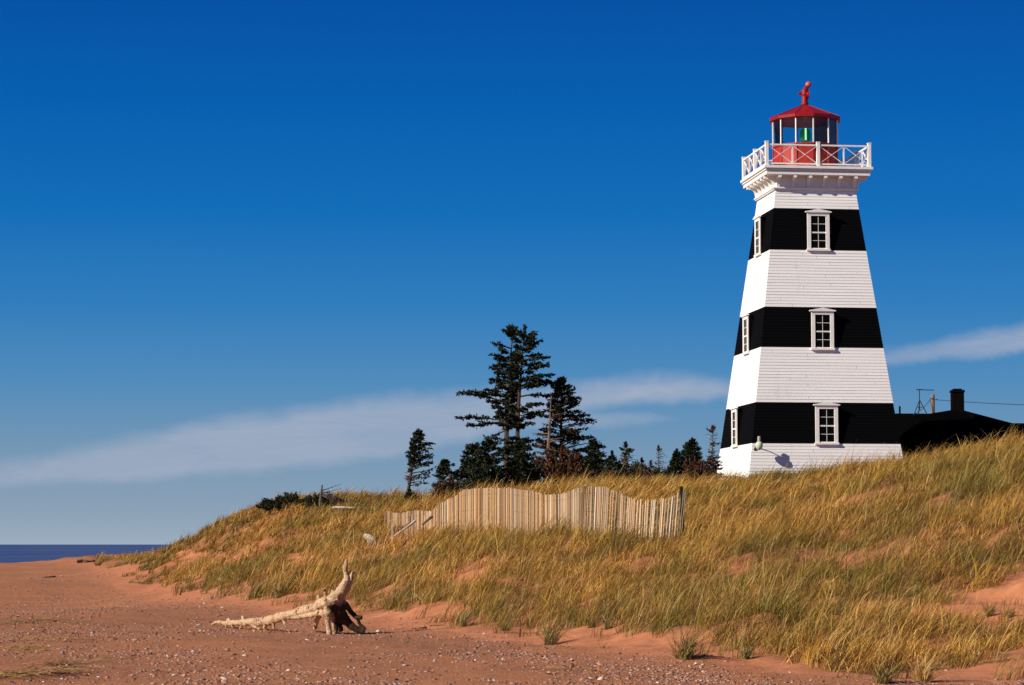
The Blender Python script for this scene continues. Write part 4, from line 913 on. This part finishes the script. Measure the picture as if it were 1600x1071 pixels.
keep = (rng.uniform(0, 1, N) < den) & (Yp < foot_y(Xp) + 1.0)
Xp, Yp = Xp[keep], Yp[keep]; n = len(Xp)
palst = np.array([(.60, .50, .42), (.25, .18, .15), (.34, .20, .14), (.38, .20, .13), (.24, .10, .07), (.17, .10, .08), (.46, .28, .18), (.60, .53, .46), (.33, .15, .09), (.34, .14, .08), (.20, .085, .06), (.34, .24, .20)])
wts = np.array([.032, .07, .13, .14, .15, .08, .07, .016, .13, .1, .09, .08]); ci = rng.choice(len(palst), n, p=wts / wts.sum())
siz = np.clip(rng.lognormal(math.log(.0100), .55, n), .006, .036) * (1 + .004 * Yp)
tag(scatter_stones('pebbles', Xp, Yp, siz, palst[ci] * rng.uniform(.8, 1.2, (n, 1)), .5, M['stone']), 'scattered red, grey and white pebbles over the beach', 'pebbles', kind='stuff')
for px, py, r, c, lab in ((307, 967, .05, (.28, .29, .29), 'grey flat stone left of the driftwood tip'), (311, 977, .055, (.25, .25, .26), 'grey rounded stone nearest the left tip of the driftwood'), (351, 1062, .055, (.46, .40, .33), 'pale angular stone at the bottom edge of the beach left of centre'),
                          (24, 1013, .055, (.14, .07, .05), 'dark brown stone near the lower left corner'), (346, 907, .16, (.26, .26, .24), 'pale grey stone at the foot of the left dune grass'), (772, 996, .05, (.16, .10, .09), 'dark stone on the smooth sand below the centre tufts'),
                          (938, 1063, .045, (.58, .53, .47), 'off-white oval stone at the bottom edge near the centre'), (633, 1041, .05, (.5, .42, .36), 'pale stone in the pebbles below the driftwood'), (591, 987, .06, (.60, .50, .40), 'pale chunk of wood-coloured stone just right of the driftwood root')):
    g = ground_hit(px, py); o = scatter_stones('beach_stone', np.array([0.]) + g.x, np.array([0.]) + g.y, np.array([r]), np.array([c]), .55, M['stone']); tag(o, lab, 'stone', 'larger stones on the beach')
# dry weed along the old tide lines
wv, wf, wc = [], [], []
def strand(x, y, th, L, c):
    z = hz(x, y); k = len(wv); p = Vector((x, y, z + .01)); a = th
    w_ = random.uniform(.004, .010); n = 4
    for i in range(n + 1):
        nx, ny = -math.sin(a), math.cos(a); wv.append((p.x - nx * w_, p.y - ny * w_, p.z)); wv.append((p.x + nx * w_, p.y + ny * w_, p.z + .004)); wc.extend([c, c])
        a += random.gauss(0, .35); p = p + Vector((math.cos(a) * L / n, math.sin(a) * L / n, 0)); p.z = z + .012 + random.uniform(0, .05)
    for i in range(n): wf.append((k + 2 * i, k + 2 * i + 1, k + 2 * i + 3, k + 2 * i + 2))
for (x0, y0, x1, y1, cnt) in ((-15, 975, 60, 970, 90), (60, 970, 115, 976, 40), (0, 1000, 130, 1003, 40), (-10, 1060, 95, 1050, 170), (40, 1040, 150, 1034, 50), (5, 1012, 45, 1018, 50), (760, 1040, 900, 1050, 16)):
    A_, B_ = ground_hit(x0, y0), ground_hit(x1, y1)
    for _ in range(cnt):
        t = random.random(); p = A_.lerp(B_, t); strand(p.x + random.gauss(0, .1), p.y + random.gauss(0, .28), random.gauss(.1, .5), random.uniform(.15, .55), [v * random.uniform(.7, 1.2) for v in random.choice(((.40, .22, .08), (.30, .15, .06), (.16, .07, .035), (.46, .29, .12)))])
tag(np_mesh('seaweed_wrack', np.array(wv), np.array(wf).ravel(), np.arange(len(wf)) * 4, M['wrack'], np.array(wc)), 'dry straw-coloured weed left along old tide lines on the left of the beach', 'seaweed', kind='stuff')

# ------------------------------------------------------------------ marram grass
def blades(X, Y, L, wid, lean_az, lean, curl, cb, ct, Z=None):
    """vectorised curved blades; cb / ct base and tip colour (n,3)"""
    n = len(X); Z = height(X, Y) - .02 if Z is None else Z
    dx, dy = np.cos(lean_az), np.sin(lean_az)
    fa = rng.uniform(0, math.pi, n); sx, sy = np.cos(fa), np.sin(fa)
    ts = (0, .35, .7, 1.0); hor = 0 * L; ver = 0 * L; V = []; C = []; prev = 0
    for i, t in enumerate(ts):
        a = np.clip(lean + curl * t * t, 0, 2.3); seg = (t - prev) * L; prev = t
        if i: hor = hor + np.sin(a) * seg; ver = ver + np.cos(a) * seg
        wv_ = wid * (1.0, .95, .65, 0)[i] * .5
        c = cb * (1 - t) + ct * t
        if i < 3:
            V.append(np.stack([X + dx * hor - sx * wv_, Y + dy * hor - sy * wv_, Z + ver], -1)); V.append(np.stack([X + dx * hor + sx * wv_, Y + dy * hor + sy * wv_, Z + ver], -1)); C += [c, c]
        else: V.append(np.stack([X + dx * hor, Y + dy * hor, Z + ver], -1)); C.append(c)
    V = np.stack(V, 1).reshape(-1, 3); C = np.stack(C, 1).reshape(-1, 3); o = (np.arange(n) * 7)[:, None]
    q = np.concatenate([o + np.array([0, 1, 3, 2]), o + np.array([2, 3, 5, 4]), o + np.array([4, 5, 6])], 1)
    ls = (np.arange(n) * 11)[:, None] + np.array([0, 4, 8])
    return V, q.ravel(), ls.ravel(), C
def grass_field():
    # clump centres, density by distance
    xs, ys = [], []
    for y0, y1, dn in ((30, 42, 24.), (42, 55, 22.), (55, 70, 17.), (70, 90, 15.), (90, 110, 14.), (110, 134, 9.), (134, 170, 2.5)):
        xa, xb = -.24 * y1 - 1, .24 * y1 + 1; n = int((xb - xa) * (y1 - y0) * dn); xs.append(rng.uniform(xa, xb, n)); ys.append(rng.uniform(y0, y1, n))
    X, Y = np.concatenate(xs), np.concatenate(ys)
    Z = height(X, Y); px, py = project(X, Y, Z); dm = dune_mask(X, Y); br = bare(px, py)
    far = (Y > 134) & (X > -12); p = np.clip(np.where(dm < .38, dm * 1.5 - .02 + (fbm(X * 1.5, Y * .8, 220) - .5) * 1.9, dm * 1.6 + .15), .02, 1) * (1 - .97 * np.clip(br * 1.05 + (fbm(X * 2, Y * 1.3, 90) - .5) * .8 * (br > .02), 0, 1)) * np.clip(fbm(X * .9, Y * .55, 60) * 2.4 + .12, .38, 1)
    p = np.where(far | (px < 146), 0, p); p = np.where(dm < -.05, np.where((dm > -.34) & (fbm(X * 1.3, Y * .8, 210) > .60), .16, 0), p)
    # thin where the tower and the house stand
    c, s = math.cos(-TROT), math.sin(-TROT); lx, ly = (X - TX) * c - (Y - TY) * s, (X - TX) * s + (Y - TY) * c
    p = np.where((np.abs(lx) < 4.2) & (np.abs(ly) < 4.2), 0, p); p = np.where((X > 18.5) & (Y > 135), 0, p)
    # drop what the ground in front hides even from a step aside
    az = X / Y; order = np.argsort(Y); nb_ = 160; ab = np.clip(((az + .26) / .52 * nb_).astype(int), 0, nb_ - 1); gy = np.linspace(28, 170, 300); vis = np.ones(len(X), bool)
    for k in range(nb_):
        a = -.26 + .52 * (k + .5) / nb_; e = (height(a * gy, gy) - EYE) / gy; cm_ = np.maximum.accumulate(e); m = ab == k
        vis[m] = (Z[m] + .95 - EYE) / Y[m] > np.interp(Y[m] - .6, gy, cm_) - .004
    kp = (rng.uniform(0, 1, len(X)) < p) & vis; X, Y = X[kp], Y[kp]; dm = dm[kp]
    nper = np.where(Y < 55, 19, np.where(Y < 80, 17, 14)) + rng.integers(-5, 6, len(X)); idx = np.repeat(np.arange(len(X)), nper); n = len(idx)
    rad = .05 + .10 * rng.uniform(0, 1, n); a = rng.uniform(0, 6.283, n); BX, BY = X[idx] + rad * np.cos(a) * 1.1, Y[idx] + rad * np.sin(a)
    cn = fbm(X * .35, Y * .22, 101); big_ = fbm(X * .12, Y * .09, 77); hgt = ((.18 + .62 * fbm(X * .9, Y * .6, 120)) * rng.uniform(.65, 1.3, len(X)))[idx]
    L = hgt * rng.uniform(.55, 1.25, n) * (1.0 + .15 * (Y[idx] > 58))
    edge = np.clip(1 - dm / .45, 0, 1)          # young greener clumps at the foot of the dune
    L = L * (1 + .05 * edge[idx]) * np.where((X[idx] < -5) & (Y[idx] > 85), .75, 1)
    gust = (fbm(X * .25, Y * .2, 140) - .5)[idx]
    lean_az = rng.normal(.05, .42, n) + rng.normal(0, .6, len(X))[idx] + gust * 1.2; away = rng.uniform(0, 1, n) < .16; lean_az = np.where(away, rng.uniform(0, 6.283, n), lean_az)
    crest = np.clip((Y[idx] - 52) / 20, 0, 1) * np.clip((BX + 4) / 8, 0, 1)
    lean = np.abs(rng.normal(.20, .18, n) + rng.normal(0, .16, len(X))[idx]) + .20 * crest; curl = np.abs(rng.normal(1.35, .55, n) + rng.normal(0, .35, len(X))[idx]) + .15 * crest
    wid = rng.uniform(.006, .0105, n) * np.clip(Y[idx] / 48, 1, 2.4)
    g = np.clip((cn * 3.0 - 1.12) + 1.1 * edge + rng.normal(0, .22, len(X)) - .25 * (big_ - .5), 0, 1)[idx]; g = np.clip(g * .95 + rng.normal(0, .22, n), 0, 1)[:, None]
    gp = np.zeros(len(X)); p_x, p_y = project(X, Y, height(X, Y))
    for cx, cy, rx, ry, st_ in GREENP: gp = np.maximum(gp, st_ * np.clip(1.3 - ((p_x - cx) / rx) ** 2 - ((p_y - cy) / ry) ** 2, 0, 1))
    g = np.clip(g + gp[idx][:, None] * rng.uniform(.5, 1.2, (n, 1)), 0, 1)
    straw = np.array([(.60, .315, .045), (.70, .40, .075), (.50, .225, .028), (.78, .50, .135), (.36, .155, .025)])[rng.integers(0, 5, n)]
    green = np.array([(.150, .135, .016), (.21, .18, .022), (.085, .090, .014), (.26, .205, .026)])[rng.integers(0, 4, n)]
    br_ = rng.uniform(.62, 1.25, (n, 1)) * (rng.uniform(.66, 1.2, len(X)) * (.72 + .56 * fbm(X * .8, Y * .5, 230)))[idx][:, None]
    mixc = straw * (1 - g) + green * g; tip = (straw * (1 - .72 * g) + green * .72 * g) * 1.08
    # last year's dead brown blades, lying lower, and a few tall pale flowering stalks
    dead = rng.uniform(0, 1, n) < .25; L = np.where(dead, L * .8, L); curl = np.where(dead, curl + .5, curl)
    stalk = (rng.uniform(0, 1, n) < .012) & ~dead; L = np.where(stalk, L * 1.35, L); curl = np.where(stalk, curl * .45, curl)
    brown = np.array([(.13, .062, .018), (.20, .095, .026), (.08, .042, .014)])[rng.integers(0, 3, n)]
    mixc = np.where(dead[:, None], brown, mixc); tip = np.where(dead[:, None], brown * 1.1, np.where(stalk[:, None], np.array([(.80, .56, .22)]), tip))
    V, q, ls, C = blades(BX, BY, L, wid, lean_az, lean, curl, mixc * br_, tip * br_)
    print('grass blades', n)
    o = np_mesh('dune_grass', V, q, ls, M['grass'], C); tag(o, 'wind-blown straw and green marram grass covering the dune', 'dune grass', kind='stuff')
    return X, Y
grass_field()

TUFTS = [(723, 980, 22, 'small sparse grass tuft on the smooth sand below the left half of the fence'), (775, 990, 12, 'thin dark tuft left of the broad one on the open sand'), (790, 986, 18, 'upright dark green tuft beside the thin one on the open sand'), (858, 1008, 38, 'broad arching grass tuft alone on the open sand below the fence'),
         (922, 982, 18, 'short green tuft at the sand edge below the fence dip'), (948, 984, 20, 'dark leafy tuft at the sand edge right of the fence dip'), (942, 1014, 12, 'two-bladed sprout low on the open sand right of centre'), (1068, 1030, 46, 'dense dark green tuft at the dune foot below the right end of the fence'), (1302, 1038, 30, 'dark tuft on the sand straight below the lighthouse'),
         (1378, 1070, 34, 'dark tuft cut by the bottom edge, below the right wall of the lighthouse'), (1440, 1066, 42, 'pale straw tuft arching right at the bottom edge'), (1165, 1030, 26, 'upright tuft on the sand below the left wall of the lighthouse'), (1545, 965, 22, 'young tuft on the bare orange slope at the right'), (1575, 968, 18, 'smaller young tuft farther right on the bare orange slope'),
         (397, 934, 28, 'dark green tuft on pink sand left of the driftwood'), (437, 934, 34, 'rounded dark tuft on the sand nearest above the driftwood trunk'), (612, 952, 36, 'leafy green tuft right of the driftwood root'), (560, 945, 24, 'green tuft right behind the driftwood prong'), (153, 884, 12, 'farthest tiny tuft at the left end of the grass'), (632, 1006, 10, 'tiny pale sprout on the sand under the driftwood root')]
for px, py, szp, lab in TUFTS:
    g = ground_hit(px, py); Ls = szp * g.y / F * 1.6; nb_ = int(26 + szp * 2.2)
    if Ls < .3 and szp < 13: nb_ = 12
    a = rng.uniform(0, 6.283, nb_); rr = Ls * .17 * np.sqrt(rng.uniform(0, 1, nb_)); X = g.x + rr * np.cos(a); Y = g.y + rr * np.sin(a)
    la = np.where(rng.uniform(0, 1, nb_) < .55, rng.normal(.1, .6, nb_), rng.uniform(0, 6.283, nb_)); gr_ = rng.uniform(.35, 1, nb_)[:, None] if 'straw' not in lab else rng.uniform(0, .3, nb_)[:, None]
    cc = (np.array([(.50, .31, .10)]) * (1 - gr_) + np.array([(.075, .085, .018)]) * gr_) * rng.uniform(.75, 1.25, (nb_, 1))
    Zt = height(X, Y) - .02 - g.z
    V, q, ls, C = blades(X - g.x, Y - g.y, Ls * rng.uniform(.5, 1.15, nb_), rng.uniform(.008, .014, nb_) * max(1, g.y / 45), la, np.abs(rng.normal(.42, .30, nb_)), np.abs(rng.normal(1.0, .5, nb_)), cc, cc * 1.15, Zt)
    o = np_mesh('grass_tuft', V, q, ls, M['grass'], C); o.location = g; tag(o, lab, 'grass tuft', 'grass tufts on the open sand')
